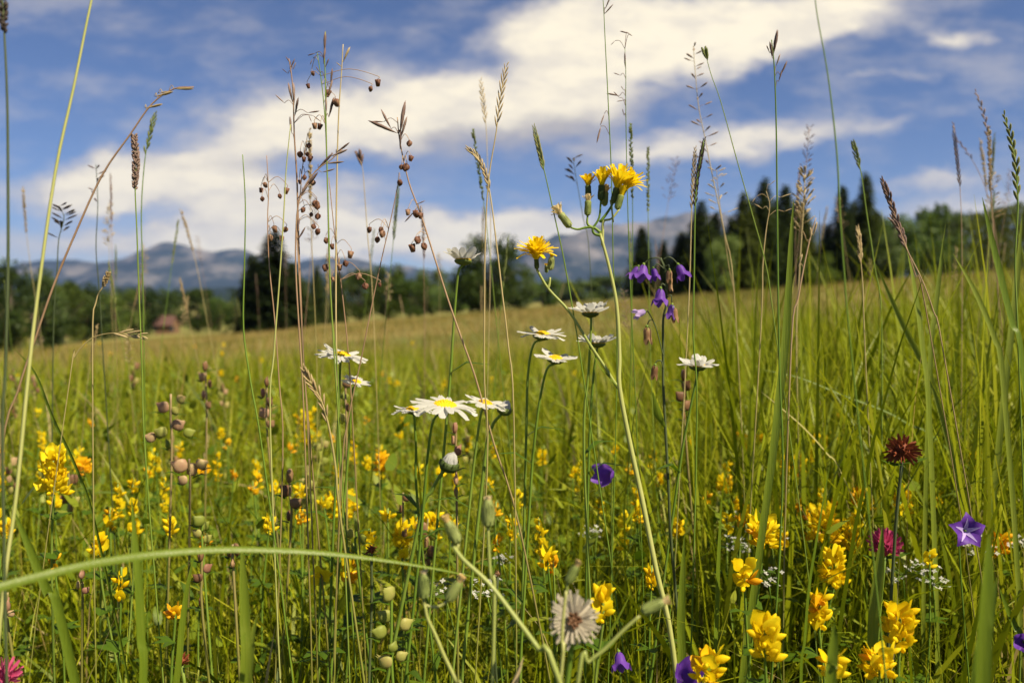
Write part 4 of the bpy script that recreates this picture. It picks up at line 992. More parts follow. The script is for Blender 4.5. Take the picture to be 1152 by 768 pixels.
tall('green stem topped by a pale brome head, tallest of the quaking grass clump', [(366, 36), (365, 60), (366, 90), (367, 150), (369, 230), (371, 310), (376, 400), (382, 500)], .62, .0008, 'stem_green', None, 'seed_mauve', extra=[(365, 60, 366, 34, .010), (364, 72, 366, 52, .010), (366, 76, 370, 66, .007), (372, 95, 374, 76, .010), (369, 108, 374, 90, .012), (370, 132, 376, 108, .012), (367, 128, 367, 110, .010), (355, 60, 348, 62, .006), (352, 66, 350, 70, .005), (360, 82, 356, 76, .006)])
tall('long straw pink stem with a faint top, through the quaking grass clump', [(386, 50), (384, 85), (381, 130), (379, 200), (378, 280), (378, 370), (380, 450), (382, 550)], .64, .0009, 'stem_straw', None, 'seed_straw', extra=[(386, 70, 394, 52, .008), (385, 76, 378, 70, .006)])
tall('yellow green bare stem just beside the mauve brome head', [(327, 140), (322, 190), (319, 245), (314, 320), (308, 400), (304, 480)], .62, .0008, 'stem_pale')
tall('arching mauve stem with fat dark brome spikelets leaning away from the mountain', [(385, 168), (372, 180), (358, 190), (345, 206), (336, 228), (333, 262), (333, 310), (337, 380), (342, 470)], .62, .0008, 'stem_pink', None, 'seed_mauve', extra=[(378, 172, 394, 160, .011), (372, 176, 392, 168, .010), (366, 184, 388, 182, .010), (362, 194, 377, 190, .010), (358, 189, 375, 172, .012), (340, 215, 357, 195, .018), (334, 225, 348, 206, .014), (334, 262, 337, 245, .011), (335, 270, 344, 255, .011)])
tall('pale dry straw stem with a frayed head, bent among the yellow flowers', [(343, 417), (352, 434), (362, 452), (371, 485), (378, 530), (384, 590)], .60, .0011, 'stem_straw', ('spike', 3), 'seed_straw', L=.009, n=16, w=.16)
tall('short curved dry bract hanging level above the meadow edge', [(158, 377), (140, 375), (122, 375), (106, 379), (94, 388), (84, 402), (78, 430)], .60, .0005, 'stem_straw', ('spike', 2), 'seed_straw', L=.010, n=7, w=.16)
tall('blurred dark oat panicle hanging between the leaning pale stem and the peak', [(66, 232), (72, 245), (66, 270), (64, 310), (60, 380)], .95, .0008, 'stem_dark', ('panicle', 2), 'seed_dark', reach=.010, n=16, L=.009)
tall('blurred oat stem below the nodding pink head, before the cloud', [(108, 185), (110, 230), (108, 280), (112, 330), (116, 400)], .95, .0008, 'stem_dark', ('panicle', 1), 'seed_mauve', reach=.006, n=8, L=.007)
tall('blurred greenish spike behind the plump cylindrical head', [(174, 130), (169, 150), (163, 180), (159, 240), (161, 330)], .85, .0007, 'stem_green', ('spike', 2), 'seed_green', L=.008, n=14, w=.2)
tall('dull blurred spike beside the slanting pinkish stem, before the cloud', [(404, 175), (408, 190), (410, 215), (414, 270), (420, 350)], .95, .0007, 'stem_straw', ('spike', 1), 'seed_mauve', L=.011, n=8, w=.2)
tall('short brown club-shaped head by the small house', [(122, 306), (116, 322), (108, 340), (104, 400)], .62, .0007, 'stem_straw', ('dense', 1), 'seed_straw', r=.0022, n=60)
tall('thin blurred spike before the big cloud, beside the narrow straw spike', [(541, 92), (544, 118), (547, 145), (549, 200), (552, 280)], .95, .0006, 'stem_straw', ('spike', 2), 'seed_straw', L=.009, n=14, w=.16)
tall('small blue-grey blurred oat head between ryegrass spike and hawkweed', [(645, 178), (647, 192), (650, 210), (656, 245), (664, 300)], 1.0, .0006, 'stem_dark', ('panicle', 2), 'seed_dark', reach=.012, n=9, L=.009)
tall('blurred pale panicle over the big spruce group, between two green stems', [(806, 190), (808, 215), (812, 245), (820, 300), (828, 360)], .9, .0006, 'stem_straw', ('panicle', 2), 'seed_straw', reach=.014, n=14, L=.006)
tall('blurred twin spike behind the brown spike over the wooded ridge', [(1072, 153), (1084, 166), (1096, 184), (1108, 210), (1118, 250), (1126, 320)], 1.2, .0006, 'stem_pink', ('spike', 2), 'seed_mauve', L=.007, n=9, w=.18)
tall('short brown drooping spike below the brown slanting one', [(1004, 247), (1014, 262), (1022, 285), (1030, 310), (1042, 350)], .66, .0006, 'stem_pink', ('spike', 2), 'seed_mauve', L=.008, n=12, w=.2)
tall('light brown spike standing at the foot of the spruce pair', [(965, 258), (967, 275), (969, 300), (971, 330), (973, 390)], .75, .0007, 'stem_straw', ('spike', 2), 'seed_straw', L=.007, n=18, w=.2)
tall('curled tan grass heads at the foot of the big spruce group', [(862, 215), (866, 232), (862, 258), (858, 300), (856, 370)], .72, .0007, 'stem_straw', None, 'seed_straw', extra=[(850, 222, 846, 228, .006), (866, 208, 872, 203, .006), (878, 222, 890, 218, .007), (858, 235, 850, 230, .008), (882, 238, 890, 235, .007)])
tall('leaning pinkish stem with tan tufts between the tall green stem and the spruce pair', [(918, 245), (913, 262), (906, 292), (898, 335), (890, 390)], .70, .0009, 'stem_pink', None, 'seed_straw', extra=[(915, 265, 919, 250, .012), (908, 272, 904, 262, .010), (912, 270, 912, 255, .010), (898, 300, 903, 285, .010)])
# ---- yellow pea flowers: florets round a stem, each floret a banner and a keel
def floret_shape(mb, Mx, L):
    vs, fs = [], []
    # keel and wings: a pouch pointing along +X
    b = MB(); ovoid(b, (L * .55, 0, 0), (1, 0, .2), L * .90, L * .165, 8, flat=1.3, k=6, power=.75)
    # banner: a cupped, upswept petal
    K = 5
    for i in range(K + 1):
        t = i / K; x = L * (.15 + .75 * t - .15 * t * t); z = L * (.12 + .62 * t ** 1.3); w = L * .95 * math.sin(math.pi * (.13 + .72 * t)) ** .8
        for j in range(5):
            u = (j - 2) / 2; vs.append((x + -L * .16 * u * u * (.4 + .6 * t), u * w * .5, z - L * .16 * u * u))
    for i in range(K):
        for j in range(4): a = i * 5 + j; fs.append((a, a + 1, a + 6, a + 5))
    b.add(vs, fs)
    ovoid(b, (0, 0, 0), (1, 0, .1), L * .35, L * .12, 6, k=4)
    mb.add([Mx @ Vector(v) for v in b.v], b.f)
def orient(p, d, rr):
    x = Vector(d).normalized(); z = V3(0, 0, 1); y = z.cross(x)
    if y.length < .05: y = V3(0, 1, 0)
    y.normalize(); z = x.cross(y)
    m = Matrix((x, y, z)).transposed().to_4x4(); m.translation = p
    return m @ Matrix.Rotation(rr.uniform(-.9, .9), 4, 'X') @ Matrix.Rotation(rr.uniform(-.35, .35), 4, 'Y')
FM = []
for k in range(3):
    b = MB(); floret_shape(b, Matrix.Rotation(.12 * k, 4, 'Y'), .0098 + .0008 * k)
    for m in ('yellow', 'orange'):
        o = b.build('floret', M[m]); FM.append(o.data); bpy.data.objects.remove(o)
def trefoil_leaf(root, p, o, s):
    b = MB()
    for k in (-1, 0, 1):
        q = Matrix.Rotation(k * .8, 3, 'Z') @ o; q = Vector(q)
        ribbon(b, [p, p + q * s * .5 + V3(0, 0, s * .15), p + q * s], lambda t: s * .42 * math.sin(math.pi * (.08 + .88 * t)), q.cross(V3(0, 0, 1)), .25)
    return b.build('leaf', M['herb'], root)
YG = 'yellow pea flowers in the grass'
def pea(px, py, w, h, label, colour='yellow', d=None, seed=0):
    """A pea-flower plant whose bloom fills about w x h photo pixels."""
    rr = random.Random(int(px * 13 + py * 7)); zf = .27 + .05 * rr.random()
    if d is None: d = min(1.9, max(.52, (.5 - zf) * FPX / max(40, py - 340)))
    c = at(px, py, d); W2, H2 = w / FPX * d / 2, h / FPX * d / 2
    pts = [c + V3(0, 0, H2 * .5), c - V3(0, 0, H2 * .9), c + V3(rr.uniform(-.01, .01), .006, -H2 - .05)]; pts += to_ground(pts)
    r = plant('pea_flower', label, 'flower', pts[-1], YG)
    b = MB(); tube(b, smooth_path(pts, 4), .0009, 6); b.build('stem', M['stem_green'], r)
    L = .0088 * rr.uniform(.9, 1.1); n = int(max(5, min(34, 1.35 * (W2 * H2 * 4) / (L * L * .62)))); tall_ = h > 1.25 * w
    for k in range(n):
        t = (k + .5) / n; a = k * 2.39996 + rr.uniform(-.4, .4); up = .25 + .9 * (1 - t)
        q = c + V3(0, 0, H2 * (.75 - 1.5 * t)); o = V3(math.cos(a), math.sin(a), up * (.7 if tall_ else .5)).normalized()
        off = max(0, W2 - L * .8); q = q + V3(o.x, o.y, 0) * off * rr.uniform(.3, 1)
        f = bpy.data.objects.new('floret', FM[rr.randrange(3) * 2 + (1 if (colour == 'orange' or rr.random() < .05) else 0)]); COL.objects.link(f); f.parent = r
        mt = orient(q - r.location, o, rr); s = rr.uniform(.75, 1.15) * L / .0098
        f.matrix_local = mt @ Matrix.Scale(s, 4)
    for k in range(2):
        a = rr.uniform(0, 6.28); trefoil_leaf(r, c - V3(0, 0, H2 + .015 + .03 * k), V3(math.cos(a), math.sin(a), .2), .016)
    return r
for px, py, w, h, lab, colr in [
    (60, 533, 40, 66, 'yellow pea flower spike near the picture side, isolated from the others', 'yellow'),
    (345, 482, 36, 56, 'orange yellow pea flower spike standing under the lopsided daisies', 'yellow'),
    (385, 568, 42, 34, 'lemon yellow pea flower just under the dry straw stem', 'yellow'),
    (452, 606, 24, 34, 'yellow pea flower directly above the tip half of the long arching blade', 'yellow'),
    (486, 594, 26, 40, 'yellow pea flower beside the blurred hawkweed buds', 'yellow'),
    (429, 523, 18, 24, 'orange pea flower between the dry straw stem and the pink seed pods', 'orange'),
    (111, 618, 22, 28, 'yellow pea flower half hidden by the long arching blade', 'yellow'),
    (197, 691, 13, 16, 'single small orange pea flower low under the arching blade', 'orange'),
    (926, 505, 40, 44, 'yellow pea flower patch between two steep blades, up from the withered clover', 'yellow'),
    (892, 527, 40, 30, 'yellow pea flower low beside the upper patch, above the white bedstraw', 'yellow'),
    (858, 602, 42, 44, 'yellow pea flower surrounded by tiny white bedstraw', 'yellow'),
    (925, 592, 46, 50, 'large yellow pea flower head, top of the tall yellow column', 'yellow'),
    (955, 606, 38, 44, 'yellow pea flower beside the pink clover', 'yellow'),
    (938, 640, 40, 56, 'yellow pea flower in the middle of the tall yellow column', 'yellow'),
    (922, 690, 28, 54, 'narrow yellow pea flower at the foot of the tall yellow column', 'yellow'),
    (1013, 566, 34, 48, 'yellow pea flower right under the withered red clover', 'yellow'),
    (1098, 524, 26, 38, 'yellow pea flower above the star-shaped violet bellflower', 'yellow'),
    (965, 561, 18, 26, 'small orange pea flower between upper patch and withered clover', 'orange'),
    (861, 722, 44, 58, 'yellow pea flower low before dark grass, below the bedstraw one', 'yellow'),
    (838, 648, 32, 34, 'yellow pea flower with three spread petals, below the bedstraw', 'yellow'),
    (1012, 708, 44, 58, 'bright golden pea flower, upper of two big ones near the picture bottom', 'yellow'),
    (990, 747, 50, 44, 'bright golden pea flower cut by the picture bottom under its twin', 'yellow'),
    (796, 753, 46, 42, 'round yellow pea flower head at the picture bottom beside a violet bellflower', 'yellow'),
    (678, 683, 28, 50, 'yellow pea flower right behind the fluffy seed head', 'yellow'),
    (617, 631, 14, 26, 'small yellow pea flower above the fluffy seed head', 'yellow'),
    (1126, 614, 28, 34, 'orange yellow pea flower below the star-shaped violet bellflower', 'orange'),
    (937, 476, 16, 20, 'small orange pea flower above the upper yellow patch', 'orange'),
    (1037, 480, 16, 30, 'small yellow pea flower just above the withered red clover', 'yellow'),
    (857, 494, 14, 14, 'small round yellow pea flower by the thin green stem in green blades', 'yellow'),
    (717, 580, 15, 24, 'small yellow pea flower behind the thick hawkweed stem', 'yellow'),
    (815, 546, 28, 20, 'yellow pea flower patch in deep grass between hawkweed stem and bedstraw', 'yellow'),
    (935, 750, 32, 36, 'yellow pea flower at the picture bottom behind a wide blurred blade', 'yellow'),
    (392, 645, 22, 24, 'orange yellow pea flower below the arching blade, by the green seed pods', 'orange'),
    (95, 527, 18, 20, 'orange pea flower beside the isolated yellow spike', 'orange'),
    (228, 527, 24, 16, 'orange yellow pea flower next to the pinkish seed pods', 'orange'),
    (1125, 398, 16, 26, 'small orange pea flower high in the tall grass slope', 'orange')]:
    pea(px, py, w * .92, h * .92, lab, colr, d=.68 if px == 60 else None)

# smaller ones farther back: a few kinds, copied
def pea_proto(seed, n, colour, h):
    rr = random.Random(seed); r = thing('pea_flower', 'x', 'flower', (0, 0, 0), YG)
    b = MB(); tube(b, smooth_path([(0, 0, .305), (.004, 0, .22), (.0, .004, .1), (0, 0, 0)], 4), .0009, 5); b.build('stem', M['stem_green'], r)
    b = MB()
    for k in range(n):
        t = (k + .5) / n; a = k * 2.39996; o = V3(math.cos(a), math.sin(a), .3 + .6 * (1 - t)).normalized()
        floret_shape(b, orient(V3(0, 0, .30 - h * t), o, rr), .0088 * rr.uniform(.8, 1.1))
    b.build('flower_head', M[colour], r)
    trefoil_leaf(r, V3(0, 0, .24), V3(.7, .7, .2), .02); trefoil_leaf(r, V3(0, 0, .18), V3(-.9, .2, .2), .022); return r
PP = [pea_proto(1, 4, 'yellow', .012), pea_proto(2, 5, 'yellow', .022), pea_proto(3, 3, 'orange', .01), pea_proto(4, 8, 'yellow', .036), pea_proto(5, 3, 'yellow', .008), pea_proto(6, 6, 'yellow', .014)]
pused = set()
def scatter(protos, px, py, zf, label, group, dmax=3.4, s0=(.85, 1.15)):
    d = min(dmax, max(.6, (.5 - zf) * FPX / max(14, py - 340))); c = at(px, py, d); pr = protos[rng.randrange(len(protos))]
    o = pr if pr.name not in pused else copy_tree(pr); pused.add(pr.name)
    gz_ = gz(c.x, c.y); s = (c.z - gz_) / zf
    o.location = (c.x, c.y, gz_); o.rotation_euler = (rng.uniform(-.08, .08), rng.uniform(-.08, .08), rng.uniform(0, 6.28)); o.scale = (rng.uniform(*s0),) * 2 + (max(.6, s),)
    tag(o, label, None, group); return o
for i in range(120):
    u = rng.random()
    if u < .56: px, py = rng.uniform(0, 560), rng.triangular(415, 690, 520); lab = 'small blurred yellow flower among many on the daisy and mountain side of the meadow'; gr = 'small yellow flowers on the daisy side'
    elif u < .74: px, py = rng.uniform(540, 780), rng.triangular(430, 690, 520); lab = 'small blurred yellow flower in the grass under the bellflowers and hawkweed'; gr = 'small yellow flowers under the hawkweed'
    else: px, py = rng.uniform(780, 1150), rng.triangular(430, 700, 540); lab = 'small blurred yellow flower in the tall grass slope under the spruces'; gr = 'small yellow flowers in the tall grass slope'
    scatter(PP, px, py, .285, lab, gr)

for i in range(30):
    scatter(PP, rng.uniform(20, 1130), rng.uniform(384, 432), .30, 'tiny far yellow flower speck out in the middle of the meadow', 'tiny far yellow flowers', 5.0)

# ---- yellow rattle: pairs of flat inflated pods up a stem
def pod_shape(b, c, o, R_):
    o = Vector(o).normalized(); s = o.cross(V3(0, 0, 1)); s = s.normalized() if s.length > .01 else V3(1, 0, 0); up = s.cross(o)
    prof = [(-.9, .12), (-.65, .62), (-.25, .95), (.15, 1.0), (.5, .80), (.85, .42), (1.25, .16)]
    vs = []; fs = []; n = 12
    for t, r in prof:
        for k in range(n):
            g = 6.283 * k / n; vs.append(c + o * R_ * t + s * (R_ * r * math.cos(g) * .42) + up * (R_ * r * math.sin(g) * (1 + .10 * math.cos(5 * g + 3 * t))))
    for i in range(len(prof) - 1):
        for k in range(n): p, q = i * n + k, i * n + (k + 1) % n; fs.append((p, q, q + n, p + n))
    fs.append(tuple(range(n - 1, -1, -1))); b.add(vs, fs)
    for g in (-.5, .5): ribbon(b, [c + o * R_ * 1.1 + up * R_ * .2 * g, c + o * R_ * 1.6 + up * R_ * .3 * g], lambda t: R_ * .25 * (1 - .8 * t), s, .1)
def rattle(pods, d, label, mats, leaves=True):
    cx = sum(p[0] for p in pods) / len(pods); bot = max(p[1] for p in pods); top = min(p[1] for p in pods)
    pts = [at(cx, top - 6, d), at(cx, (top + bot) / 2, d), at(cx + 1, bot + 16, d)]; pts += to_ground(pts); pts = smooth_path(pts, 4)
    r = plant('yellow_rattle', label, 'wild flower', pts[-1], 'yellow rattle seed pod spikes')
    b = MB(); tube(b, pts, .0010, 6); b.build('stem', M['stem_pink' if mats[0] != 'rattle_green' else 'stem_green'], r)
    for i, (x, y, w) in enumerate(pods):
        dd = d + (.006 if i % 2 else -.006); c = at(x, y, dd); R_ = w / FPX * d / 2 * (.84 if i % 3 else .96); q = V3(x - cx, rng.uniform(-6, 6), 2.5).normalized()
        q = (q + V3(0, -.4 if i % 2 == 0 else .4, .2)).normalized(); b = MB(); pod_shape(b, c, q, R_); b.build('seed_pod', M[mats[i % len(mats)]], r)
        if leaves:
            b = MB(); o = V3(math.copysign(1, x - cx + rng.uniform(-4, 4)), rng.uniform(-.5, .5), .2).normalized(); p = c - V3(0, 0, R_)
            ribbon(b, [p, p + o * R_ * 1.2 + V3(0, 0, R_ * .2), p + o * R_ * 2.3 - V3(0, 0, R_ * .3)], lambda t: R_ * 1.0 * (1 - t) ** .8 * (1 + .15 * math.sin(t * 40)) + .0004, o.cross(V3(0, 0, 1)), .3); b.build('leaf', M['herb'], r)
    return r
rattle([(438, 668, 20), (434, 693, 20), (428, 711, 20), (456, 702, 17), (434, 744, 20), (451, 738, 16), (442, 728, 13)], .56, 'large pale green seed pods on a stem below the arching blade', ['rattle_green'])
rattle([(512, 481, 14), (511, 495, 13), (515, 507, 15), (513, 522, 14), (513, 540, 15), (513, 553, 14)], .66, 'slim column of pink seed pods under the largest daisy', ['rattle_pink'])
rattle([(184, 458, 15), (196, 462, 13), (203, 449, 13), (200, 478, 15), (182, 486, 16), (212, 487, 15), (170, 492, 13), (190, 500, 13)], .78, 'bushy clump of green and pink seed pods above the isolated yellow flowers', ['rattle_pink', 'rattle_green', 'rattle_green'])
rattle([(203, 524, 18), (216, 528, 20), (206, 540, 14), (226, 522, 14)], .74, 'dull pink seed pods below the bushy seed pod clump', ['rattle_pink'])
rattle([(769, 422, 15), (772, 434, 16), (766, 446, 15), (773, 456, 14), (769, 468, 12)], .84, 'brown blurred seed pod spike beneath the lone daisy by the bells', ['rattle_brown'])
rattle([(300, 430, 12), (296, 442, 14), (303, 452, 14), (298, 465, 14), (304, 477, 12)], .90, 'dark brown blurred seed pod spike before the headless green rush stem', ['rattle_brown', 'rattle_pink'])
rattle([(231, 412, 12), (228, 424, 13), (236, 432, 12), (229, 444, 12), (234, 456, 11)], 1.0, 'brown blurred seed pod spike under the spruce clump', ['rattle_brown', 'rattle_pink'])
rattle([(326, 535, 18), (322, 552, 18), (332, 566, 16), (325, 580, 14)], .74, 'dark maroon seed pods beside the lemon yellow flower', ['rattle_brown'])
rattle([(226, 625, 14), (233, 639, 14), (223, 650, 13), (226, 677, 13)], .66, 'brown seed pods under the hump of the arching blade', ['rattle_brown', 'rattle_pink'])
rattle([(92, 646, 12), (88, 658, 12), (96, 664, 10)], .64, 'pale brown seed pods by the half hidden yellow flower', ['rattle_pink'])
rattle([(266, 618, 16), (258, 622, 13), (262, 634, 12)], .62, 'dark reddish seed pods hanging just behind the arching blade', ['rattle_brown'])
rattle([(224, 586, 15), (230, 592, 14), (222, 600, 13), (233, 606, 12)], .72, 'green and cream seed pods above the hump of the arching blade', ['rattle_green'])
rattle([(402, 590, 16), (394, 600, 15), (408, 606, 14), (399, 616, 13)], .68, 'light green seed pods beside the tiny dark brown flower head', ['rattle_green'])
rattle([(390, 432, 11), (388, 446, 12), (391, 458, 12), (386, 470, 12)], .80, 'brown and green seed pods right below the smallest daisy', ['rattle_brown', 'rattle_green'])
rattle([(8, 682, 14), (5, 672, 12), (12, 690, 10)], .62, 'pinkish seed pods at the picture side above the cut clover', ['rattle_pink', 'rattle_green'])
rattle([(455, 600, 10), (450, 612, 10), (457, 560, 11), (452, 572, 10)], .8, 'mauve seed pods between the dry straw stem and the pink pod column', ['rattle_brown'])
def rattle_proto(seed, mats):
    rr = random.Random(seed); r = thing('yellow_rattle', 'x', 'wild flower', (0, 0, 0), 'x')
    b = MB(); tube(b, smooth_path([(0, 0, .31), (.003, 0, .2), (0, 0, 0)], 4), .001, 5); b.build('stem', M['stem_pink'], r)
    for k in range(8):
        a = (k % 2) * 3.14 + (k // 2) * 1.57 + rr.uniform(-.3, .3); b = MB(); pod_shape(b, V3(math.cos(a) * .006, math.sin(a) * .006, .30 - .010 * (k // 2) - .004 * (k % 2)), (math.cos(a), math.sin(a), .5), .0065 * rr.uniform(.8, 1.1)); b.build('seed_pod', M[mats[k % len(mats)]], r)
        if k % 2 == 0:
            b = MB(); o = V3(math.cos(a), math.sin(a), .2); p = V3(0, 0, .295 - .010 * (k // 2)); ribbon(b, [p, p + o * .009, p + o * .018 - V3(0, 0, .003)], lambda t: .008 * (1 - t) ** .8 + .0003, o.cross(V3(0, 0, 1)), .3); b.build('leaf', M['herb'], r)
    return r
RP = [rattle_proto(1, ['rattle_pink', 'rattle_green']), rattle_proto(2, ['rattle_brown', 'rattle_green']), rattle_proto(3, ['rattle_green'])]
for i in range(20):
    if i < 14: scatter(RP, rng.uniform(0, 470), rng.uniform(415, 600), .29, 'small blurred seed pod spike in the flowery meadow on the mountain side', 'small seed pod spikes', 1.8, (.65, .9))
    else: scatter(RP, rng.uniform(480, 1100), rng.uniform(450, 560), .29, 'small blurred seed pod spike in the grass on the spruce side', 'small seed pod spikes among tall grass', 1.8, (.65, .9))

# ---- white bedstraw: sprays of tiny four-petalled flowers
def bedstraw(px, py, w, label, n=22):
    d = min(1.2, max(.56, .22 * FPX / max(60, py - 340))); c = at(px, py, d); s = w / FPX * d / 2; rr = random.Random(px + py)
    pts = [c - V3(0, 0, s * .3), c + V3(.01, .01, -.06)]; pts += to_ground(pts); r = plant('white_bedstraw', label, 'wild flower', pts[-1], 'white bedstraw sprays')
    b = MB(); tube(b, smooth_path(pts, 4), .0006, 5); f = MB()
    for k in range(n):
        q = c + V3(rr.uniform(-1, 1) * s, rr.uniform(-1, 1) * s, rr.uniform(-.5, .7) * s); tube(b, [c - V3(0, 0, s * .3), q], .00025, 3)
        nn = V3(rr.uniform(-.6, .6), rr.uniform(-.9, .1), 1).normalized(); u, v, nn = frame(nn); z = .0016 * rr.uniform(.8, 1.3)
        for g in range(4):
            o = u * math.cos(g * 1.571) + v * math.sin(g * 1.571); e = nn.cross(o); f.add([q, q + o * z * .6 + e * z * .42, q + o * z * 1.25, q + o * z * .6 - e * z * .42], [(0, 1, 2, 3)])
    b.build('stem', M['stem_green'], r); f.build('florets', M['white'], r); return r
for px, py, w, lab in [(846, 588, 34, 'tiny white flower spray beside the yellow flower below the hawkweed stem'), (868, 604, 36, 'tiny white flower spray hanging over a yellow pea flower'), (1016, 640, 40, 'tiny white flower spray under the pink clover'),
                       (1050, 652, 40, 'tiny white flower spray in dark grass beyond the clover spray'), (500, 660, 40, 'tiny white flower spray by the tip of the arching blade'), (548, 664, 36, 'tiny white flower spray between blade tip and fluffy seed head'),
                       (1098, 615, 36, 'tiny white flower spray just under the star-shaped bellflower'), (1146, 615, 30, 'tiny white flower spray at the picture side beside the orange flower'), (828, 612, 26, 'tiny white flower spray before the three-petalled yellow flower'),
                       (664, 600, 24, 'tiny white flower spray in the grass above the fluffy seed head'), (865, 650, 30, 'tiny white flower spray below the bedstraw-covered yellow flower'), (565, 628, 22, 'tiny white flower spray under the slanting dry stem')]:
    bedstraw(px, py, w, lab)

# ---- blurred hawkweed buds and the fluffy seed head close to the lens
def bud_plant(label, stem, d, buds, r=.0013):
    pts = stem_pts(stem, d); root = plant('hawkweed_bud', label, 'flower bud', pts[-1], 'blurred hawkweed buds close to the lens')
    b = MB(); tube(b, pts, lambda t: r * (.7 + .4 * t), 7); b.build('stem', M['stem_pale'], root)
    dd = d if not isinstance(d, tuple) else d[0]
    for x, y, dx, dy, w, hgt, col in buds:
        ax = (V3(1, 0, 0) * dx + UPV * dy).normalized(); c = at(x, y, dd); L = hgt / FPX * dd; q = c - ax * L * .5; s = min(pts, key=lambda v: (v - q).length)
        if (s - q).length > .002: b = MB(); tube(b, smooth_path([s, (s + q) * .5 - UPV * .002, q], 3), r * .6, 6); b.build('branch', M['stem_pale'], root)
        hawk_head(root, q, ax, L, .35, M['wilt'], name='bud', n_lig=10, lig=.28 if col else .12, bud=True)
    return root
bud_plant('blurred bud stem leaning from the tip of the arching blade, with one big bud', [(508, 612), (522, 630), (550, 656), (578, 692), (606, 730), (630, 768)], (.42, .40), [(509, 598, -.5, 1, 18, 30, 1)])
bud_plant('blurred single upright bud just under the half closed daisy bud', [(549, 592), (550, 620), (552, 650), (556, 690)], .44, [(549, 576, 0, 1, 16, 34, 0)], .0010)
bud_plant('blurred forked stem of two buds crossing the arching blade tip', [(478, 680), (481, 695), (489, 712), (500, 738), (514, 768), (524, 800)], .43, [(477, 658, 0, 1, 16, 32, 0), (511, 664, .6, 1, 14, 28, 1)], .0011)
bud_plant('blurred slanting bud near the fluffy seed head, on a long bent stem', [(720, 692), (702, 708), (680, 730), (662, 745), (650, 768)], .40, [(735, 682, 1, .45, 17, 30, 1)], .0010)
bud_plant('blurred pale bud standing right above the fluffy seed head', [(637, 664), (634, 690), (632, 720), (630, 768)], .41, [(644, 645, .55, 1, 16, 24, 1)], .0010)
def fluffy(px, py, w, d, label):
    c = at(px, py, d); Rr = w / FPX * d / 2; pts = [c + V3(0, .002, -Rr * .2), c + V3(-.002, .008, -.03)]; pts += to_ground(pts)
    r = plant('fluffy_seed_head', label, 'seed head', pts[-1]); b = MB(); tube(b, smooth_path(pts, 4), .0014, 7); b.build('stem', M['stem_green'], r); rr = random.Random(2)
    ax = V3(.05, -1, .35).normalized(); u, v, ax = frame(ax); b = MB()
    for k in range(120):
        a = k * 2.39996; o = (u * math.cos(a) + v * math.sin(a)) * (.75 + .25 * rr.random()) + ax * rr.uniform(-.35, .55); o.normalize(); p = c + o * Rr * .16
        ribbon(b, [p, p + o * Rr * .4, p + o * Rr * rr.uniform(.6, 1.08) + V3(rr.uniform(-.1, .1), 0, rr.uniform(-.1, .1)) * Rr], lambda t: Rr * (.03 + .07 * t), o.cross(ax), .3)
    b.build('fluff', M['fluff'], r); b = MB()
    for k in range(16):
        a = k * 2.39996; q = math.sqrt(k / 16) * Rr * .28; ovoid(b, c + (u * math.cos(a) + v * math.sin(a)) * q + ax * Rr * .35, ax + u * math.cos(a) * .5 + v * math.sin(a) * .5, Rr * rr.uniform(.25, .5), Rr * rr.uniform(.07, .12), 6, k=4)
    b.build('centre', M['rattle_brown'], r); return r
fluffy(645, 697, 54, .42, 'round fluffy pale seed head with a dark red-brown middle, blurred')

# ---- single grass blades that stand out
def blade(label, px, d, wpx, mat='blade', side=None, fold=.45, ground=True, base=.75, group='broad grass blades that stand out'):
    if side is None:
        a0, tw = rng.uniform(-.5, .5), rng.uniform(-.9, .9); side = lambda t: (math.cos(a0 + tw * t), math.sin(a0 + tw * t), 0)
    pts = stem_pts(px, d, ground, 5); r = plant('grass_blade', label, 'grass blade', pts[-1], group) if ground else thing('grass_blade', label, 'grass blade', pts[-1], group)
    dd = d[0] if isinstance(d, tuple) else d; w = wpx / FPX * dd * .78
    b = MB(); ribbon(b, pts, lambda t: w * (1 - max(0, (.45 - t) / .45) ** 2 * .96) * (1 if t < .7 else 1 - (t - .7) * (1 - base) / .3), side, fold); b.build('leaf', M[mat], r); return r
pts = [(548, 652), (500, 641), (430, 629), (350, 620), (262, 617), (190, 621), (130, 629), (70, 641), (0, 660), (-60, 684), (-110, 730)]
r_ = blade('long blurred green blade arching across the lower corner like a bow', pts, (.50, .335), 9.5, side=lambda t: (0, 1.5 - 1.3 * t, 1), fold=.45)
blade('bright upright blade rising in front of the tall green stem', [(893, 224), (890, 270), (887, 330), (883, 390), (876, 450), (868, 520)], .62, 11)
blade('dark broad blade slanting above the tall grass slope near the picture side', [(1105, 222), (1112, 255), (1120, 290), (1129, 330), (1138, 366), (1150, 420)], .60, 11)
blade('wide upright blade below the hump of the arching blade', [(272, 612), (274, 650), (276, 700), (275, 768)], .50, 15)
blade('broad straight blade near the picture side crossing the arching blade', [(16, 574), (28, 602), (42, 635), (56, 668), (70, 698)], .48, 14, side=(1, .1, .4))
blade('tall blurred blade behind the half hidden yellow flower', [(148, 560), (152, 610), (156, 660), (158, 720), (160, 768)], .50, 12)
blade('blade with a cut tip just beside the wide upright one', [(218, 625), (210, 665), (204, 710), (198, 768)], .56, 9)
blade('lance-shaped blade standing in front of the pink clover', [(993, 590), (991, 625), (988, 660), (984, 700), (982, 768)], .56, 17)
blade('dark green blade leaning across the tall yellow flower column', [(934, 520), (926, 560), (917, 610), (909, 660), (904, 720), (900, 768)], .54, 8, side=(1, .9, 0))
blade('wide very blurred blade close to the lens below the star-shaped bellflower', [(1112, 600), (1110, 640), (1108, 690), (1104, 768)], .36, 22)
blade('very blurred blade with a red brown tip close to the lens', [(1122, 648), (1116, 680), (1108, 720), (1098, 768)], .40, 14)
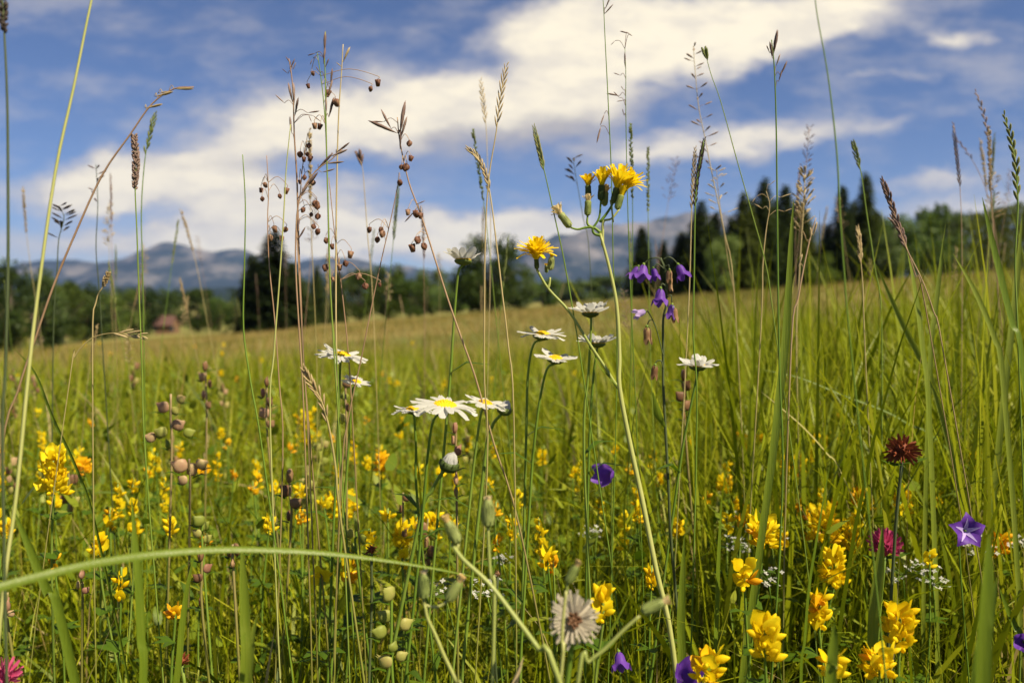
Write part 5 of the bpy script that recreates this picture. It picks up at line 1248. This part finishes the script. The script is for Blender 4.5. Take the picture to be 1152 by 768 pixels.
blade('wide blurred blade before the lowest yellow column flowers, reddish tip', [(939, 700), (938, 720), (936, 745), (934, 790)], .42, 16)
blade('upright blade behind the round yellow flower head at the bottom', [(770, 600), (768, 650), (766, 700), (765, 768)], .62, 12)
blade('tall dark blade before the three-petalled yellow flower', [(812, 560), (808, 620), (805, 690), (800, 768)], .62, 9)
blade('lit blade sloping below the hawkweed stem like a cut straw', [(711, 664), (700, 684), (688, 706), (676, 730), (668, 768)], .58, 9, 'blade', side=(.6, .3, .6))
blade('orange withered blade tip rising at the bottom edge', [(589, 738), (583, 755), (576, 775), (566, 800)], .45, 9, 'orange' if False else 'seed_straw')
blade('pale glossy blade edge in shadow at the picture side', [(1124, 660), (1132, 682), (1142, 705), (1152, 730)], .62, 9, side=(.7, 0, .6))
blade('long leaning blade high on the slope under the rounded trees', [(985, 296), (1000, 330), (1016, 365), (1034, 400), (1052, 440)], .8, 8)
blade('bright blade standing before the rounded light green trees', [(1018, 268), (1026, 310), (1032, 350), (1038, 400), (1044, 460)], .72, 9)
blade('thin straight blade below the drooping brown spike', [(1064, 250), (1058, 300), (1052, 350), (1046, 410)], .75, 7)
blade('curved blade under the green ryegrass spike', [(1072, 285), (1088, 312), (1102, 340), (1118, 380), (1128, 430)], .7, 8)
blade('green blade standing behind the wooded ridge spike', [(1150, 240), (1146, 290), (1140, 350), (1132, 420)], .8, 9)
blade('long pale diagonal blade in the tall grass above the withered clover', [(855, 415), (900, 425), (950, 445), (995, 462), (1024, 478), (1060, 500)], .95, 3.5, 'blade', side=(0, .5, 1))
blade('pale dry straw lying slantwise above the upper yellow patch', [(856, 440), (880, 460), (905, 482), (930, 510), (950, 540)], .8, 2.6, 'stem_straw', side=(0, .5, 1))
blade('thin blade leaning over the seed pods near the isolated yellow spike', [(16, 392), (40, 420), (60, 470), (88, 530), (110, 600)], .66, 5)
blade('broad blurred blade between two blades at the bottom, beside the wide upright one', [(290, 690), (284, 720), (280, 768)], .46, 12)

# ---- more seed-head grasses, blurred, standing farther off: a few kinds, copied
def gproto(seed, kind, hm, mat, h, **kw):
    rng.seed(seed); r = thing('tall_grass', 'x', 'grass stem', (0, 0, 0), 'x'); lean = rng.uniform(-.05, .08)
    pts = smooth_path([(lean, 0, h), (lean * .72, 0, h * .86), (lean * .45, .004, h * .62), (lean * .15, 0, h * .3), (0, 0, 0)], 5)
    b = MB(); tube(b, pts, lambda t: .00035 + .0004 * t, 5); b.build('stem', M[mat], r); b = MB(); hp_ = pts[:5]
    {'spike': head_spike, 'dense': head_dense, 'panicle': head_panicle}[kind](b, hp_, **kw); b.build('seed_head', M[hm], r); return r
GP = [gproto(21, 'spike', 'seed_straw', 'stem_straw', .62, L=.009, n=26, w=.2), gproto(22, 'spike', 'seed_mauve', 'stem_pink', .66, L=.008, n=26, w=.2), gproto(23, 'dense', 'seed_straw', 'stem_straw', .58, r=.003, n=120),
      gproto(24, 'panicle', 'seed_mauve', 'stem_pink', .70, reach=.016, n=34, L=.006), gproto(25, 'spike', 'seed_green', 'stem_green', .64, L=.008, n=26, w=.2), gproto(26, 'panicle', 'seed_straw', 'stem_straw', .64, reach=.008, n=46, L=.007),
      gproto(27, 'dense', 'seed_green', 'stem_green', .6, r=.0026, n=120), gproto(28, 'panicle', 'seed_straw', 'stem_straw', .60, reach=.012, n=30, L=.008)]
rng.seed(99)
HG = (.62, .66, .58, .70, .64, .64, .6, .6)
gused = set()
def back_grass(px, tip, d):
    k = rng.randrange(8); c = at(px, tip, d); g0 = gz(c.x, c.y); s = (c.z - g0) / HG[k]
    if s < .35: return
    o = GP[k] if k not in gused else copy_tree(GP[k]); gused.add(k)
    o.location = (c.x, c.y, g0); o.scale = (min(1.0, s * .8),) * 2 + (s,); o.rotation_euler = (rng.uniform(-.12, .12), rng.uniform(-.14, .14), rng.uniform(0, 6.28))
    if px < 270: lab, gr = 'blurred seed-head grass standing in front of the blue mountain and its foot', 'blurred grasses before the blue mountain'
    elif px < 560: lab, gr = 'blurred seed-head grass standing between the spruce clump and the rounded tree', 'blurred grasses before the low cloud'
    elif px < 790: lab, gr = 'blurred seed-head grass standing between the rounded tree and the big spruce group', 'blurred grasses before the second mountain'
    else: lab, gr = 'blurred seed-head grass standing before the spruces and wooded ridge', 'blurred grasses before the spruces'
    tag(o, lab, 'grass stem', gr)
for i in range(68):
    px = rng.uniform(-10, 1160); d = rng.choice([.95, 1.15, 1.4, 1.7, 2.1, 2.6]) * rng.uniform(.9, 1.1)
    hgt = rng.gauss(.60, .07) + (.05 if px > 860 else 0); ty = 340 - (hgt + .03 * px / 1152 - .5) / d * FPX
    back_grass(px, max(150, ty), d)
